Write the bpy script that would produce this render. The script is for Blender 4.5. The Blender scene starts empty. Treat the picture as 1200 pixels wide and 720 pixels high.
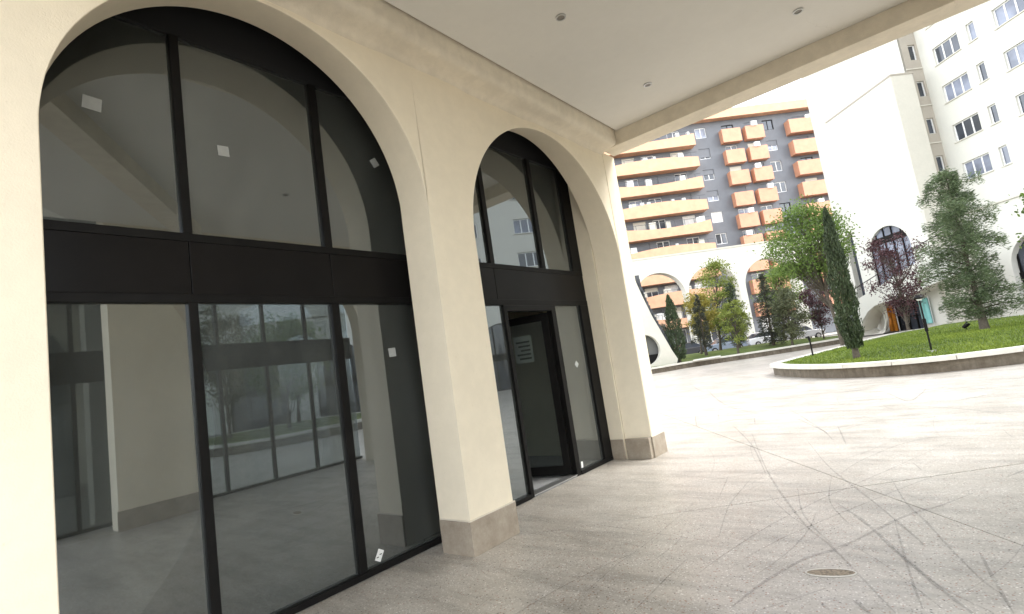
import bpy, bmesh, math, random
import numpy as np
from mathutils import Matrix, Vector

# ------------------------------------------------------------------ camera, sky, sun, exposure
SC = bpy.context.scene
COL = SC.collection
FPX, YAW, PITCH, ROLL, EYE = 607.3, math.radians(38.356), math.radians(6.7106), math.radians(-8.4906), 1.55
def cam_axes():
    cy, sy, cp, sp = math.cos(YAW), math.sin(YAW), math.cos(PITCH), math.sin(PITCH)
    f = np.array([-sy * cp, cy * cp, sp]); r = np.array([cy, sy, 0.0]); u = np.cross(r, f)
    c, s = math.cos(ROLL), math.sin(ROLL)
    return np.array([c * r + s * u, -s * r + c * u, f])
RC = cam_axes()
cam_data = bpy.data.cameras.new('camera')
cam_data.sensor_width = 36.0
cam_data.sensor_fit = 'HORIZONTAL'
cam_data.lens = FPX / 1200 * 36
cam_data.clip_start = 0.05
cam_data.clip_end = 2000
cam = bpy.data.objects.new('camera', cam_data)
COL.objects.link(cam)
cam.matrix_world = Matrix(((RC[0][0], RC[1][0], -RC[2][0], 0), (RC[0][1], RC[1][1], -RC[2][1], 0),
                           (RC[0][2], RC[1][2], -RC[2][2], EYE), (0, 0, 0, 1)))
SC.camera = cam

SUN_DIR = Vector((0.80, 0.60, 0)).normalized()      # horizontal direction towards the sun
SUN_EL = math.radians(38)
w = bpy.data.worlds.new('World'); SC.world = w; w.use_nodes = True
nt = w.node_tree; nt.nodes.clear()
o_ = nt.nodes.new('ShaderNodeOutputWorld'); bg = nt.nodes.new('ShaderNodeBackground')
sky = nt.nodes.new('ShaderNodeTexSky'); sky.sky_type = 'NISHITA'; sky.sun_disc = False
sky.sun_elevation = SUN_EL
sky.sun_rotation = math.atan2(SUN_DIR.x, SUN_DIR.y)
sky.air_density = 1.0; sky.dust_density = 1.5; sky.ozone_density = 1.0
hs = nt.nodes.new('ShaderNodeHueSaturation'); hs.inputs['Saturation'].default_value = 0.25
nt.links.new(sky.outputs[0], hs.inputs['Color']); nt.links.new(hs.outputs[0], bg.inputs['Color'])
bg.inputs['Strength'].default_value = 0.15
nt.links.new(bg.outputs[0], o_.inputs['Surface'])

sun_d = bpy.data.lights.new('sun', 'SUN'); sun_d.energy = 0.72; sun_d.angle = math.radians(45); sun_d.color = (1.0, 0.98, 0.945)
sun = bpy.data.objects.new('sun', sun_d); COL.objects.link(sun)
sun.rotation_euler = (Vector((SUN_DIR.x * math.cos(SUN_EL), SUN_DIR.y * math.cos(SUN_EL), math.sin(SUN_EL)))).to_track_quat('Z', 'Y').to_euler()
sun.location = (0, 0, 60)

SC.view_settings.view_transform = 'Standard'
SC.view_settings.look = 'None'
SC.view_settings.exposure = 2.78
SC.view_settings.gamma = 1.0
SC.view_settings.use_curve_mapping = False
SC.render.engine = 'CYCLES'
SC.cycles.use_denoising = True
SC.cycles.max_bounces = 10
SC.cycles.diffuse_bounces = 5
SC.cycles.glossy_bounces = 5
SC.cycles.transparent_max_bounces = 16
SC.cycles.sample_clamp_indirect = 6
SC.cycles.caustics_reflective = False
SC.cycles.caustics_refractive = False

random.seed(7)
RNG = np.random.default_rng(11)

# ------------------------------------------------------------------ pixel -> place helpers
def ray(x, y): return RC.T @ np.array([(x - 600) / FPX, -(y - 360) / FPX, 1.0])
def on_ground(x, y, z=0.0):
    d = ray(x, y); t = (z - EYE) / d[2]; return (d[0] * t, d[1] * t, z)
ANG = math.radians(42)              # the town behind the plaza is turned 42 degrees to the arcade
CA, SA = math.cos(ANG), math.sin(ANG)
def uv2xy(u, v): return (u * CA - v * SA, u * SA + v * CA)

# ------------------------------------------------------------------ materials
MATS = {}
class NT:
    def __init__(self, m):
        self.t = m.node_tree; self.b = self.t.nodes['Principled BSDF']; self.out = self.t.nodes['Material Output']
    def n(self, kind, **kw):
        nd = self.t.nodes.new('ShaderNode' + kind)
        for k, v in kw.items():
            if k in nd.inputs: nd.inputs[k].default_value = v
            else: setattr(nd, k, v)
        return nd
    def l(self, a, b): self.t.links.new(a, b)
    def ramp(self, fac, stops):
        r = self.n('ValToRGB'); e = r.color_ramp.elements
        while len(e) < len(stops): e.new(0.5)
        for i, (p, c) in enumerate(stops):
            e[i].position = p; e[i].color = (*c, 1) if len(c) == 3 else c
        self.l(fac, r.inputs['Fac']); return r.outputs['Color']
    def mix(self, fac, a, b, mode='MIX'):
        m = self.n('Mix', data_type='RGBA', blend_type=mode)
        for k, s in ((0, fac), (6, a), (7, b)):
            if isinstance(s, (int, float)): m.inputs[k].default_value = s
            elif isinstance(s, tuple): m.inputs[k].default_value = (*s, 1)
            else: self.l(s, m.inputs[k])
        return m.outputs[2]
    def noise(self, scale, detail=4, rough=0.55, coord=None):
        nz = self.n('TexNoise'); nz.inputs['Scale'].default_value = scale; nz.inputs['Detail'].default_value = detail
        nz.inputs['Roughness'].default_value = rough
        if coord is not None: self.l(coord, nz.inputs['Vector'])
        return nz.outputs['Fac']
    def bump(self, h, strength=0.3, dist=0.01):
        b = self.n('Bump'); b.inputs['Strength'].default_value = strength; b.inputs['Distance'].default_value = dist
        self.l(h, b.inputs['Height']); self.l(b.outputs[0], self.b.inputs['Normal'])
def new_mat(name):
    m = bpy.data.materials.new(name); m.use_nodes = True; MATS[name] = m; return m, NT(m)
def world_pos(k):
    return k.n('NewGeometry').outputs['Position']
def simple(name, col, rough=0.6, metal=0.0, var=0.10, scale=3.0, bump=0.0, bscale=60):
    m, k = new_mat(name); p = world_pos(k)
    f = k.noise(scale, 5, 0.6, p)
    dark = tuple(c * (1 - var) for c in col); lite = tuple(min(1, c * (1 + var)) for c in col)
    k.l(k.ramp(f, [(0.3, dark), (0.7, lite)]), k.b.inputs['Base Color'])
    k.b.inputs['Roughness'].default_value = rough; k.b.inputs['Metallic'].default_value = metal
    if bump: k.bump(k.noise(bscale, 4, 0.6, p), bump, 0.01)
    return m

def plaster(name, col, var=0.05, grime=0.10, bump=0.25):
    m, k = new_mat(name); p = world_pos(k)
    big = k.noise(0.9, 6, 0.62, p); mid = k.noise(7, 6, 0.65, p); fine = k.noise(95, 3, 0.6, p)
    c1 = tuple(c * (1 - var) for c in col); c2 = tuple(min(0.9, c * (1 + var * 0.6)) for c in col)
    base = k.ramp(big, [(0.32, c1), (0.68, c2)])
    spots = k.ramp(mid, [(0.42, (1 - grime * 0.6,) * 3), (0.62, (1, 1, 1))])
    base = k.mix(0.55, base, spots, 'MULTIPLY')
    speck = k.ramp(k.noise(38, 2, 0.5, p), [(0.70, (1, 1, 1)), (0.78, (0.80, 0.77, 0.72))])
    base = k.mix(0.35, base, speck, 'MULTIPLY')
    wv = k.n('VectorMath', operation='ADD'); nv = k.n('TexNoise'); nv.inputs['Scale'].default_value = 2.0; nv.inputs['Detail'].default_value = 6; k.l(p, nv.inputs['Vector'])
    sc = k.n('VectorMath', operation='SCALE'); sc.inputs['Scale'].default_value = 0.9; k.l(nv.outputs['Color'], sc.inputs[0]); k.l(p, wv.inputs[0]); k.l(sc.outputs[0], wv.inputs[1])
    vo = k.n('TexVoronoi', feature='DISTANCE_TO_EDGE'); vo.inputs['Scale'].default_value = 0.55; k.l(wv.outputs[0], vo.inputs['Vector'])
    crack = k.ramp(vo.outputs['Distance'], [(0.0, (0.72, 0.70, 0.66)), (0.0035, (1, 1, 1))])
    sel = k.ramp(k.noise(0.7, 3, 0.5, p), [(0.58, (0, 0, 0)), (0.68, (0.45, 0.45, 0.45))])
    base = k.mix(sel, base, k.mix(1.0, base, crack, 'MULTIPLY'))
    k.l(base, k.b.inputs['Base Color'])
    k.b.inputs['Roughness'].default_value = 0.88
    mx = k.n('Math', operation='MULTIPLY_ADD'); k.l(mid, mx.inputs[0]); mx.inputs[1].default_value = 1.6; k.l(fine, mx.inputs[2])
    k.bump(mx.outputs[0], bump, 0.006)
    return m
M_CREAM = plaster('cream_plaster', (0.83, 0.745, 0.585))
M_CREAM_ROUGH = plaster('rough_cream_render', (0.74, 0.67, 0.545), 0.08, 0.25, 0.45)
M_CEIL = plaster('ceiling_paint', (0.72, 0.70, 0.645), 0.03, 0.05, 0.08)
M_WHITE = plaster('white_render', (0.64, 0.625, 0.555), 0.03, 0.06, 0.2)
M_IVORY = plaster('ivory_render', (0.60, 0.57, 0.49), 0.04, 0.1, 0.2)
M_ROOF_SHADE = plaster('roof_and_shaded_strip_render', (0.40, 0.36, 0.30), 0.06, 0.15, 0.2)  # roof tone; on the stair strip it stands for shade
M_DARKROOM = plaster('bare_concrete', (0.30, 0.305, 0.30), 0.2, 0.3, 0.3)

def stone():
    m, k = new_mat('plinth_limestone'); p = world_pos(k)
    a = k.noise(5, 7, 0.7, p); b = k.noise(60, 5, 0.7, p)
    c = k.ramp(a, [(0.3, (0.29, 0.24, 0.185)), (0.55, (0.385, 0.33, 0.262)), (0.75, (0.455, 0.40, 0.325))])
    c = k.mix(0.5, c, k.ramp(b, [(0.35, (0.75, 0.73, 0.70)), (0.65, (1, 1, 1))]), 'MULTIPLY')
    k.l(c, k.b.inputs['Base Color']); k.b.inputs['Roughness'].default_value = 0.55; k.bump(b, 0.12, 0.003)
    return m
M_STONE = stone()
M_GROUT = simple('pale_grout', (0.66, 0.60, 0.50), 0.9)

def terrazzo():
    m, k = new_mat('exposed_aggregate_terrazzo'); p = world_pos(k)
    v1 = k.n('TexVoronoi'); v1.inputs['Scale'].default_value = 84; k.l(p, v1.inputs['Vector'])
    v2 = k.n('TexVoronoi'); v2.inputs['Scale'].default_value = 52; k.l(p, v2.inputs['Vector'])
    chip = k.ramp(v1.outputs['Color'], [(0.0, (0.14, 0.115, 0.088)), (0.25, (0.36, 0.325, 0.27)), (0.62, (0.53, 0.49, 0.43)), (0.95, (0.80, 0.765, 0.70))])
    mortar = k.mix(k.noise(2.2, 6, 0.65, p), (0.41, 0.372, 0.315), (0.55, 0.51, 0.45))
    edge = k.ramp(v1.outputs['Distance'], [(0.25, (1, 1, 1)), (0.55, (0, 0, 0))])
    col = k.mix(edge, mortar, chip)
    sep = k.n('SeparateColor'); k.l(v2.outputs['Color'], sep.inputs[0])
    def picks(ch, lo, hi):
        a = k.ramp(sep.outputs[ch], [(lo, (0, 0, 0)), (hi, (1, 1, 1))])
        b = k.ramp(v2.outputs['Distance'], [(0.22, (1, 1, 1)), (0.36, (0, 0, 0))])
        return k.mix(1.0, a, b, 'MULTIPLY')
    col = k.mix(picks(0, 0.90, 0.91), col, (0.085, 0.07, 0.058))
    col = k.mix(picks(1, 0.80, 0.81), col, (0.80, 0.78, 0.72))
    col = k.mix(picks(2, 0.93, 0.94), col, (0.34, 0.19, 0.13))
    stain = k.ramp(k.noise(0.55, 7, 0.68, p), [(0.34, (0.74, 0.73, 0.71)), (0.60, (1, 1, 1))])
    col = k.mix(0.8, col, stain, 'MULTIPLY')
    streak = k.n('Mapping'); streak.inputs['Scale'].default_value = (0.45, 2.6, 1); streak.inputs['Rotation'].default_value = (0, 0, -0.65)
    k.l(p, streak.inputs['Vector'])
    st = k.ramp(k.noise(1.6, 6, 0.7, streak.outputs[0]), [(0.38, (0.66, 0.66, 0.66)), (0.54, (1, 1, 1))])
    col = k.mix(0.7, col, st, 'MULTIPLY')
    k.l(col, k.b.inputs['Base Color'])
    k.l(k.ramp(k.noise(3, 5, 0.6, p), [(0.3, (0.30,) * 3), (0.7, (0.46,) * 3)]), k.b.inputs['Roughness'])
    k.b.inputs['Specular IOR Level'].default_value = 0.55
    k.bump(v1.outputs['Distance'], 0.10, 0.002)
    return m
M_TERR = terrazzo()
M_JOINT = simple('joint_dirt', (0.065, 0.056, 0.046), 0.95)
M_ASPH = simple('distant_paving', (0.30, 0.285, 0.26), 0.9, 0, 0.15, 0.6)
M_ROAD = simple('road_asphalt', (0.09, 0.09, 0.09), 0.9, 0, 0.2, 0.8)
M_COPING = simple('pale_coping_stone', (0.60, 0.57, 0.50), 0.75, 0, 0.10, 4, 0.15)
def kerbmat():
    m, k = new_mat('weathered_kerb_concrete'); p = world_pos(k)
    c = k.ramp(k.noise(3.5, 7, 0.7, p), [(0.3, (0.085, 0.068, 0.048)), (0.55, (0.15, 0.125, 0.093)), (0.75, (0.21, 0.18, 0.14))])
    mp = k.n('Mapping'); mp.inputs['Scale'].default_value = (6, 6, 0.7); k.l(p, mp.inputs['Vector'])
    c = k.mix(0.6, c, k.ramp(k.noise(2.0, 5, 0.6, mp.outputs[0]), [(0.35, (0.6, 0.57, 0.52)), (0.6, (1, 1, 1))]), 'MULTIPLY')
    k.l(c, k.b.inputs['Base Color']); k.b.inputs['Roughness'].default_value = 0.9; k.bump(k.noise(40, 4, 0.6, p), 0.4, 0.01)
    return m
M_KERB = kerbmat()
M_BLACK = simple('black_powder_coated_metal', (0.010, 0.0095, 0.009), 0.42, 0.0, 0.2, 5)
M_PANEL = simple('dark_spandrel_panel', (0.011, 0.010, 0.0095), 0.30, 0.0, 0.15, 2)
for m_ in (M_BLACK, M_PANEL): m_.node_tree.nodes['Principled BSDF'].inputs['Specular IOR Level'].default_value = 0.10
M_GREYSTICK = simple('dimmed_sticker_paper', (0.34, 0.35, 0.33), 0.8, 0, 0.08, 20)  # grey stands for white stickers dimmed by the tinted glass
M_HEAD = simple('black_membrane', (0.006, 0.006, 0.006), 0.85)
M_PAPER = simple('white_paper', (0.78, 0.78, 0.75), 0.8, 0, 0.05, 20)
M_INK = simple('black_ink', (0.03, 0.03, 0.03), 0.8)
M_STEEL = simple('brushed_steel', (0.55, 0.55, 0.54), 0.35, 0.9, 0.08)
M_WHITEMETAL = simple('white_painted_metal', (0.80, 0.80, 0.78), 0.4)

def glass(name, ior, tint, rough=0.0, wave=0.0, dust=0.0):
    m, k = new_mat(name)
    tr = k.n('BsdfTransparent'); tr.inputs['Color'].default_value = (*tint, 1)
    gl = k.n('BsdfGlossy'); gl.inputs['Roughness'].default_value = rough; gl.inputs['Color'].default_value = (0.88, 0.955, 1.0, 1)
    fr = k.n('Fresnel'); fr.inputs['IOR'].default_value = ior
    if wave:
        b = k.n('Bump'); b.inputs['Strength'].default_value = wave; b.inputs['Distance'].default_value = 0.02
        k.l(k.noise(1.1, 1, 0.4, world_pos(k)), b.inputs['Height'])
        k.l(b.outputs[0], gl.inputs['Normal'])
    mx = k.n('MixShader'); k.l(fr.outputs[0], mx.inputs[0]); k.l(tr.outputs[0], mx.inputs[1]); k.l(gl.outputs[0], mx.inputs[2])
    if dust:
        df = k.n('BsdfDiffuse'); df.inputs['Color'].default_value = (0.50, 0.53, 0.49, 1)
        p = world_pos(k); mp = k.n('Mapping'); mp.inputs['Scale'].default_value = (1, 1.6, 0.5); k.l(p, mp.inputs['Vector'])
        f = k.ramp(k.noise(2.2, 7, 0.7, mp.outputs[0]), [(0.30, (dust * .6,) * 3), (0.75, (dust * 1.5,) * 3)])
        m2 = k.n('MixShader'); k.l(f, m2.inputs[0]); k.l(mx.outputs[0], m2.inputs[1]); k.l(df.outputs[0], m2.inputs[2]); mx = m2
    k.l(mx.outputs[0], k.out.inputs['Surface'])
    return m
M_GLASS = glass('grey_tinted_shop_glass', 2.8, (0.50, 0.53, 0.52), 0.0, 0.035, 0.075)
M_GLASS_DOOR = glass('door_glass', 1.5, (0.72, 0.75, 0.73), 0, 0, 0.05)
M_GLASS_CLEAR = glass('clear_grey_glass', 1.6, (0.64, 0.67, 0.67))
def window_glass(name, col, rough=0.06):
    m, k = new_mat(name); p = world_pos(k)
    k.l(k.ramp(k.noise(0.7, 3, 0.5, p), [(0.35, tuple(c * 0.6 for c in col)), (0.65, tuple(c * 1.3 for c in col))]), k.b.inputs['Base Color'])
    k.b.inputs['Roughness'].default_value = rough; k.b.inputs['IOR'].default_value = 1.6
    return m
M_PANE = window_glass('far_window_glass', (0.055, 0.062, 0.075))
M_PANE_BLUE = window_glass('curtained_window_glass', (0.22, 0.24, 0.30), 0.15)
M_CURTAIN = simple('white_curtain', (0.70, 0.70, 0.68), 0.9, 0, 0.1, 8)

M_ORANGE = simple('orange_balcony_cladding', (0.55, 0.275, 0.17), 0.7, 0, 0.10, 1.2)
M_ORANGE_W = simple('apricot_balcony_cladding', (0.60, 0.335, 0.205), 0.7, 0, 0.10, 1.2)
M_SLATE = simple('blue_grey_render', (0.150, 0.158, 0.172), 0.85, 0, 0.10, 0.6)
M_SLATE_D = simple('dark_grey_rail_and_shade', (0.085, 0.088, 0.095), 0.85, 0, 0.12, 0.8)  # railing grey; on the left stair it stands for shade

def leafmat(name, c_dark, c_lite, trans=0.25):
    m, k = new_mat(name)
    g = k.n('NewGeometry')
    rpi = g.outputs['Random Per Island']
    f2 = k.noise(1.1, 2, 0.5, g.outputs['Position'])
    a = k.n('Math', operation='MULTIPLY_ADD'); k.l(rpi, a.inputs[0]); a.inputs[1].default_value = 0.6; k.l(f2, a.inputs[2])
    c = k.ramp(a.outputs[0], [(0.35, c_dark), (1.05, c_lite)])
    k.l(c, k.b.inputs['Base Color']); k.b.inputs['Roughness'].default_value = 0.6
    t = k.n('BsdfTranslucent'); k.l(c, t.inputs['Color'])
    mx = k.n('MixShader'); mx.inputs[0].default_value = trans
    k.l(k.b.outputs[0], mx.inputs[1]); k.l(t.outputs[0], mx.inputs[2]); k.l(mx.outputs[0], k.out.inputs['Surface'])
    return m
L_CYP = leafmat('cypress_foliage', (0.020, 0.034, 0.014), (0.055, 0.082, 0.032), 0.1)
L_CED = leafmat('cedar_needles', (0.046, 0.072, 0.030), (0.150, 0.200, 0.095), 0.25)
L_DEC = leafmat('fresh_green_leaves', (0.055, 0.095, 0.018), (0.155, 0.235, 0.048), 0.45)
L_YEL = leafmat('yellow_green_leaves', (0.10, 0.14, 0.025), (0.26, 0.30, 0.06), 0.35)
L_GOLD = leafmat('golden_green_leaves', (0.16, 0.15, 0.025), (0.36, 0.30, 0.06), 0.35)
L_LIME = leafmat('lime_green_leaves', (0.11, 0.17, 0.030), (0.25, 0.34, 0.08), 0.35)
L_OLI = leafmat('olive_green_leaves', (0.060, 0.072, 0.032), (0.125, 0.135, 0.062), 0.25)
L_DCON = leafmat('dark_conifer_needles', (0.022, 0.028, 0.018), (0.062, 0.068, 0.042), 0.1)
L_BCON = leafmat('grey_green_needles', (0.06, 0.075, 0.055), (0.14, 0.16, 0.12), 0.15)
L_PUR = leafmat('purple_plum_leaves', (0.034, 0.014, 0.017), (0.095, 0.038, 0.042), 0.25)
M_BARK = simple('grey_brown_bark', (0.085, 0.070, 0.052), 0.95, 0, 0.3, 14, 0.5, 30)
def grassmat():
    m, k = new_mat('lawn_grass'); g = k.n('NewGeometry'); p = g.outputs['Position']
    a = k.n('Math', operation='MULTIPLY_ADD'); k.l(g.outputs['Random Per Island'], a.inputs[0]); a.inputs[1].default_value = 0.35; k.l(k.noise(0.8, 5, 0.65, p), a.inputs[2])
    c = k.ramp(a.outputs[0], [(0.35, (0.070, 0.112, 0.011)), (0.6, (0.125, 0.185, 0.014)), (0.95, (0.23, 0.28, 0.030))])
    k.l(c, k.b.inputs['Base Color']); k.b.inputs['Roughness'].default_value = 0.8
    return m
M_GRASS = grassmat()
def lawnmat():
    m, k = new_mat('lawn_soil_and_turf'); p = world_pos(k)
    c = k.ramp(k.noise(0.8, 5, 0.65, p), [(0.3, (0.050, 0.080, 0.009)), (0.7, (0.13, 0.18, 0.018))])
    c = k.mix(0.5, c, k.ramp(k.noise(22, 4, 0.7, p), [(0.35, (0.55, 0.55, 0.45)), (0.65, (1, 1, 1))]), 'MULTIPLY')
    k.l(c, k.b.inputs['Base Color']); k.b.inputs['Roughness'].default_value = 0.9; k.bump(k.noise(30, 4, 0.7, p), 0.6, 0.03)
    return m
M_LAWN = lawnmat()
def markmat():
    m, k = new_mat('rubber_scuff'); p = world_pos(k)
    k.b.inputs['Base Color'].default_value = (0.10, 0.10, 0.105, 1); k.b.inputs['Roughness'].default_value = 0.6
    tr = k.n('BsdfTransparent'); mx = k.n('MixShader')
    f = k.ramp(k.noise(26, 5, 0.75, p), [(0.32, (0.04,) * 3), (0.65, (0.30,) * 3)])
    k.l(f, mx.inputs[0]); k.l(tr.outputs[0], mx.inputs[1]); k.l(k.b.outputs[0], mx.inputs[2]); k.l(mx.outputs[0], k.out.inputs['Surface'])
    return m
M_MARK = markmat()

# ------------------------------------------------------------------ mesh helpers
def mesh_of(name, V, F, mat, smooth=None):
    me = bpy.data.meshes.new(name); me.from_pydata([tuple(v) for v in V], [], F); me.materials.append(mat); me.update()
    if smooth is not None:
        me.polygons.foreach_set('use_smooth', [True] * len(me.polygons)); me.set_sharp_from_angle(angle=smooth)
    return me
class MB:
    """collects shapes into one mesh"""
    def __init__(self): self.V = []; self.F = []
    def add(self, V, F):
        n = len(self.V); self.V += [tuple(v) for v in V]; self.F += [tuple(i + n for i in f) for f in F]; return self
    def box(self, a, b, fn=None):
        (x0, y0, z0), (x1, y1, z1) = a, b
        P = [(x0, y0, z0), (x1, y0, z0), (x1, y1, z0), (x0, y1, z0), (x0, y0, z1), (x1, y0, z1), (x1, y1, z1), (x0, y1, z1)]
        if fn: P = [fn(*p) for p in P]
        return self.add(P, [(0, 3, 2, 1), (4, 5, 6, 7), (0, 1, 5, 4), (1, 2, 6, 5), (2, 3, 7, 6), (3, 0, 4, 7)])
    def tube(self, pts, radii, n=8, cap=True):
        pts = [Vector(p) for p in pts]; V = []; F = []
        for i, p in enumerate(pts):
            d = (pts[min(i + 1, len(pts) - 1)] - pts[max(i - 1, 0)]).normalized()
            q = d.to_track_quat('Z', 'Y')
            for j in range(n):
                a = 2 * math.pi * j / n
                V.append(p + q @ Vector((radii[i] * math.cos(a), radii[i] * math.sin(a), 0)))
        for i in range(len(pts) - 1):
            for j in range(n):
                F.append((i * n + j, i * n + (j + 1) % n, (i + 1) * n + (j + 1) % n, (i + 1) * n + j))
        if cap:
            F.append(tuple(reversed(range(n)))); F.append(tuple(range((len(pts) - 1) * n, len(pts) * n)))
        return self.add(V, F)
    def prism(self, outline, d0, d1, fn):
        """outline in (s,z), extruded from depth d0 to d1; fn(s,d,z)->xyz"""
        n = len(outline)
        V = [fn(s, d0, z) for s, z in outline] + [fn(s, d1, z) for s, z in outline]
        F = [tuple(range(n)), tuple(reversed(range(n, 2 * n)))] + [(i, i + n, (i + 1) % n + n, (i + 1) % n) for i in range(n)]
        return self.add(V, F)

def link(o, parent=None):
    COL.objects.link(o)
    if parent is not None: o.parent = parent
    return o
class Thing:
    """an Empty at the thing's base; parts are given in the frame (x,y or u,v) and stored relative to it"""
    def __init__(self, name, label, cat, at=(0, 0, 0), uv=False, group=None, rz=None):
        self.o = bpy.data.objects.new(name, None); self.at = at
        x, y = uv2xy(at[0], at[1]) if uv else (at[0], at[1])
        self.o.location = (x, y, at[2]); self.o.rotation_euler = (0, 0, ANG if uv else (rz or 0))
        self.o.empty_display_size = 0.2
        COL.objects.link(self.o); self.o['label'] = label; self.o['category'] = cat
        if group: self.o['group'] = group
    def part(self, name, mb, mat, parent=None, label=None, smooth=None, bevel=0, kind=None):
        V = [(v[0] - self.at[0], v[1] - self.at[1], v[2] - self.at[2]) for v in mb.V]
        me = mesh_of(name, V, mb.F, mat, smooth)
        bm = bmesh.new(); bm.from_mesh(me); bmesh.ops.remove_doubles(bm, verts=bm.verts, dist=1e-5); bmesh.ops.recalc_face_normals(bm, faces=bm.faces); bm.to_mesh(me); bm.free()
        if smooth is not None:
            me.polygons.foreach_set('use_smooth', [True] * len(me.polygons)); me.set_sharp_from_angle(angle=smooth)
        o = bpy.data.objects.new(name, me); link(o, parent or self.o)
        if label: o['label'] = label
        if kind: o['kind'] = kind
        if bevel:
            b = o.modifiers.new('bevel', 'BEVEL'); b.width = bevel; b.segments = 2; b.limit_method = 'ANGLE'; b.angle_limit = math.radians(50); b.harden_normals = smooth is not None
        return o
    def box(self, name, a, b, mat, parent=None, bevel=0, label=None):
        return self.part(name, MB().box(a, b), mat, parent, label, None, bevel)
def structure(name, mb, mat, parent=None, smooth=None):
    o = bpy.data.objects.new(name, mesh_of(name, mb.V, mb.F, mat, smooth)); link(o, parent)
    if parent is None: o['kind'] = 'structure'
    return o
def single(name, label, cat, mb, mat, at, group=None, smooth=None, bevel=0):
    V = [(v[0] - at[0], v[1] - at[1], v[2] - at[2]) for v in mb.V]
    o = bpy.data.objects.new(name, mesh_of(name, V, mb.F, mat, smooth)); o.location = at; link(o)
    o['label'] = label; o['category'] = cat
    if group: o['group'] = group
    if bevel:
        b = o.modifiers.new('bevel', 'BEVEL'); b.width = bevel; b.segments = 2; b.limit_method = 'ANGLE'
    return o

def arched_wall(mb, fn, s0, s1, z0, z1, d0, d1, arches, seg=40):
    """wall between s0..s1; arches: (left,right,spring,rise[,back_left,back_right,back_rise]); fn(s,d,z)"""
    def q(*P): mb.add(P, [tuple(range(len(P)))])
    cur = s0
    for ar in sorted(arches):
        l, r, sp, ri = ar[:4]; bl, br, bri = ar[4:] if len(ar) > 4 else (l, r, ri)
        q(fn(cur, d0, z0), fn(l, d0, z0), fn(l, d0, sp), fn(l, d0, z1), fn(cur, d0, z1))
        q(fn(cur, d1, z0), fn(bl, d1, z0), fn(bl, d1, sp), fn(l, d1, z1), fn(cur, d1, z1))
        q(fn(cur, d0, z1), fn(l, d0, z1), fn(l, d1, z1), fn(cur, d1, z1))
        q(fn(cur, d0, z0), fn(l, d0, z0), fn(bl, d1, z0), fn(cur, d1, z0))
        q(fn(l, d0, z0), fn(bl, d1, z0), fn(bl, d1, sp), fn(l, d0, sp))
        q(fn(r, d0, z0), fn(br, d1, z0), fn(br, d1, sp), fn(r, d0, sp))
        pf = []; pb = []
        for i in range(seg + 1):
            t = math.pi * (1 - i / seg)
            pf.append(((l + r) / 2 + (r - l) / 2 * math.cos(t), sp + ri * math.sin(t)))
            pb.append(((bl + br) / 2 + (br - bl) / 2 * math.cos(t), sp + bri * math.sin(t)))
        for i in range(seg):
            (a, za), (b, zb) = pf[i], pf[i + 1]; (c, zc), (d, zd) = pb[i], pb[i + 1]
            q(fn(a, d0, za), fn(b, d0, zb), fn(b, d0, z1), fn(a, d0, z1))
            q(fn(c, d1, zc), fn(d, d1, zd), fn(b, d1, z1), fn(a, d1, z1))
            q(fn(a, d0, za), fn(b, d0, zb), fn(d, d1, zd), fn(c, d1, zc))
            q(fn(a, d0, z1), fn(b, d0, z1), fn(b, d1, z1), fn(a, d1, z1))
        cur = r; curb = br
    q(fn(cur, d0, z1), fn(cur, d0, z0), fn(s1, d0, z0), fn(s1, d0, z1))
    bs = curb if arches else cur
    q(fn(cur, d1, z1), fn(bs, d1, z0), fn(s1, d1, z0), fn(s1, d1, z1))
    q(fn(cur, d0, z1), fn(s1, d0, z1), fn(s1, d1, z1), fn(cur, d1, z1))
    q(fn(cur, d0, z0), fn(s1, d0, z0), fn(s1, d1, z0), fn(bs, d1, z0))
    for s in (s0, s1): q(fn(s, d0, z0), fn(s, d1, z0), fn(s, d1, z1), fn(s, d0, z1))
    return mb
def holed_wall(mb, fn, s0, s1, z0, z1, d0, depth, holes):
    """flat face with rectangular recesses (sa,sb,za,zb) and their reveals"""
    S = sorted({s0, s1, *[h[0] for h in holes], *[h[1] for h in holes]}); Z = sorted({z0, z1, *[h[2] for h in holes], *[h[3] for h in holes]})
    for a, b in zip(S, S[1:]):
        for c, d in zip(Z, Z[1:]):
            ms, mz = (a + b) / 2, (c + d) / 2
            if any(h[0] < ms < h[1] and h[2] < mz < h[3] for h in holes): continue
            mb.add([fn(a, d0, c), fn(b, d0, c), fn(b, d0, d), fn(a, d0, d)], [(0, 1, 2, 3)])
    for a, b, c, d in holes:
        for P in (((a, c), (b, c)), ((b, c), (b, d)), ((b, d), (a, d)), ((a, d), (a, c))):
            (p, pz), (q_, qz) = P
            mb.add([fn(p, d0, pz), fn(q_, d0, qz), fn(q_, d0 + depth, qz), fn(p, d0 + depth, pz)], [(0, 1, 2, 3)])
    return mb

# ================================================================== GROUND
structure('ground', MB().add([(-700, -500, -0.05), (700, -500, -0.05), (700, 900, -0.05), (-700, 900, -0.05)], [(0, 1, 2, 3)]), M_ASPH)
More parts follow.
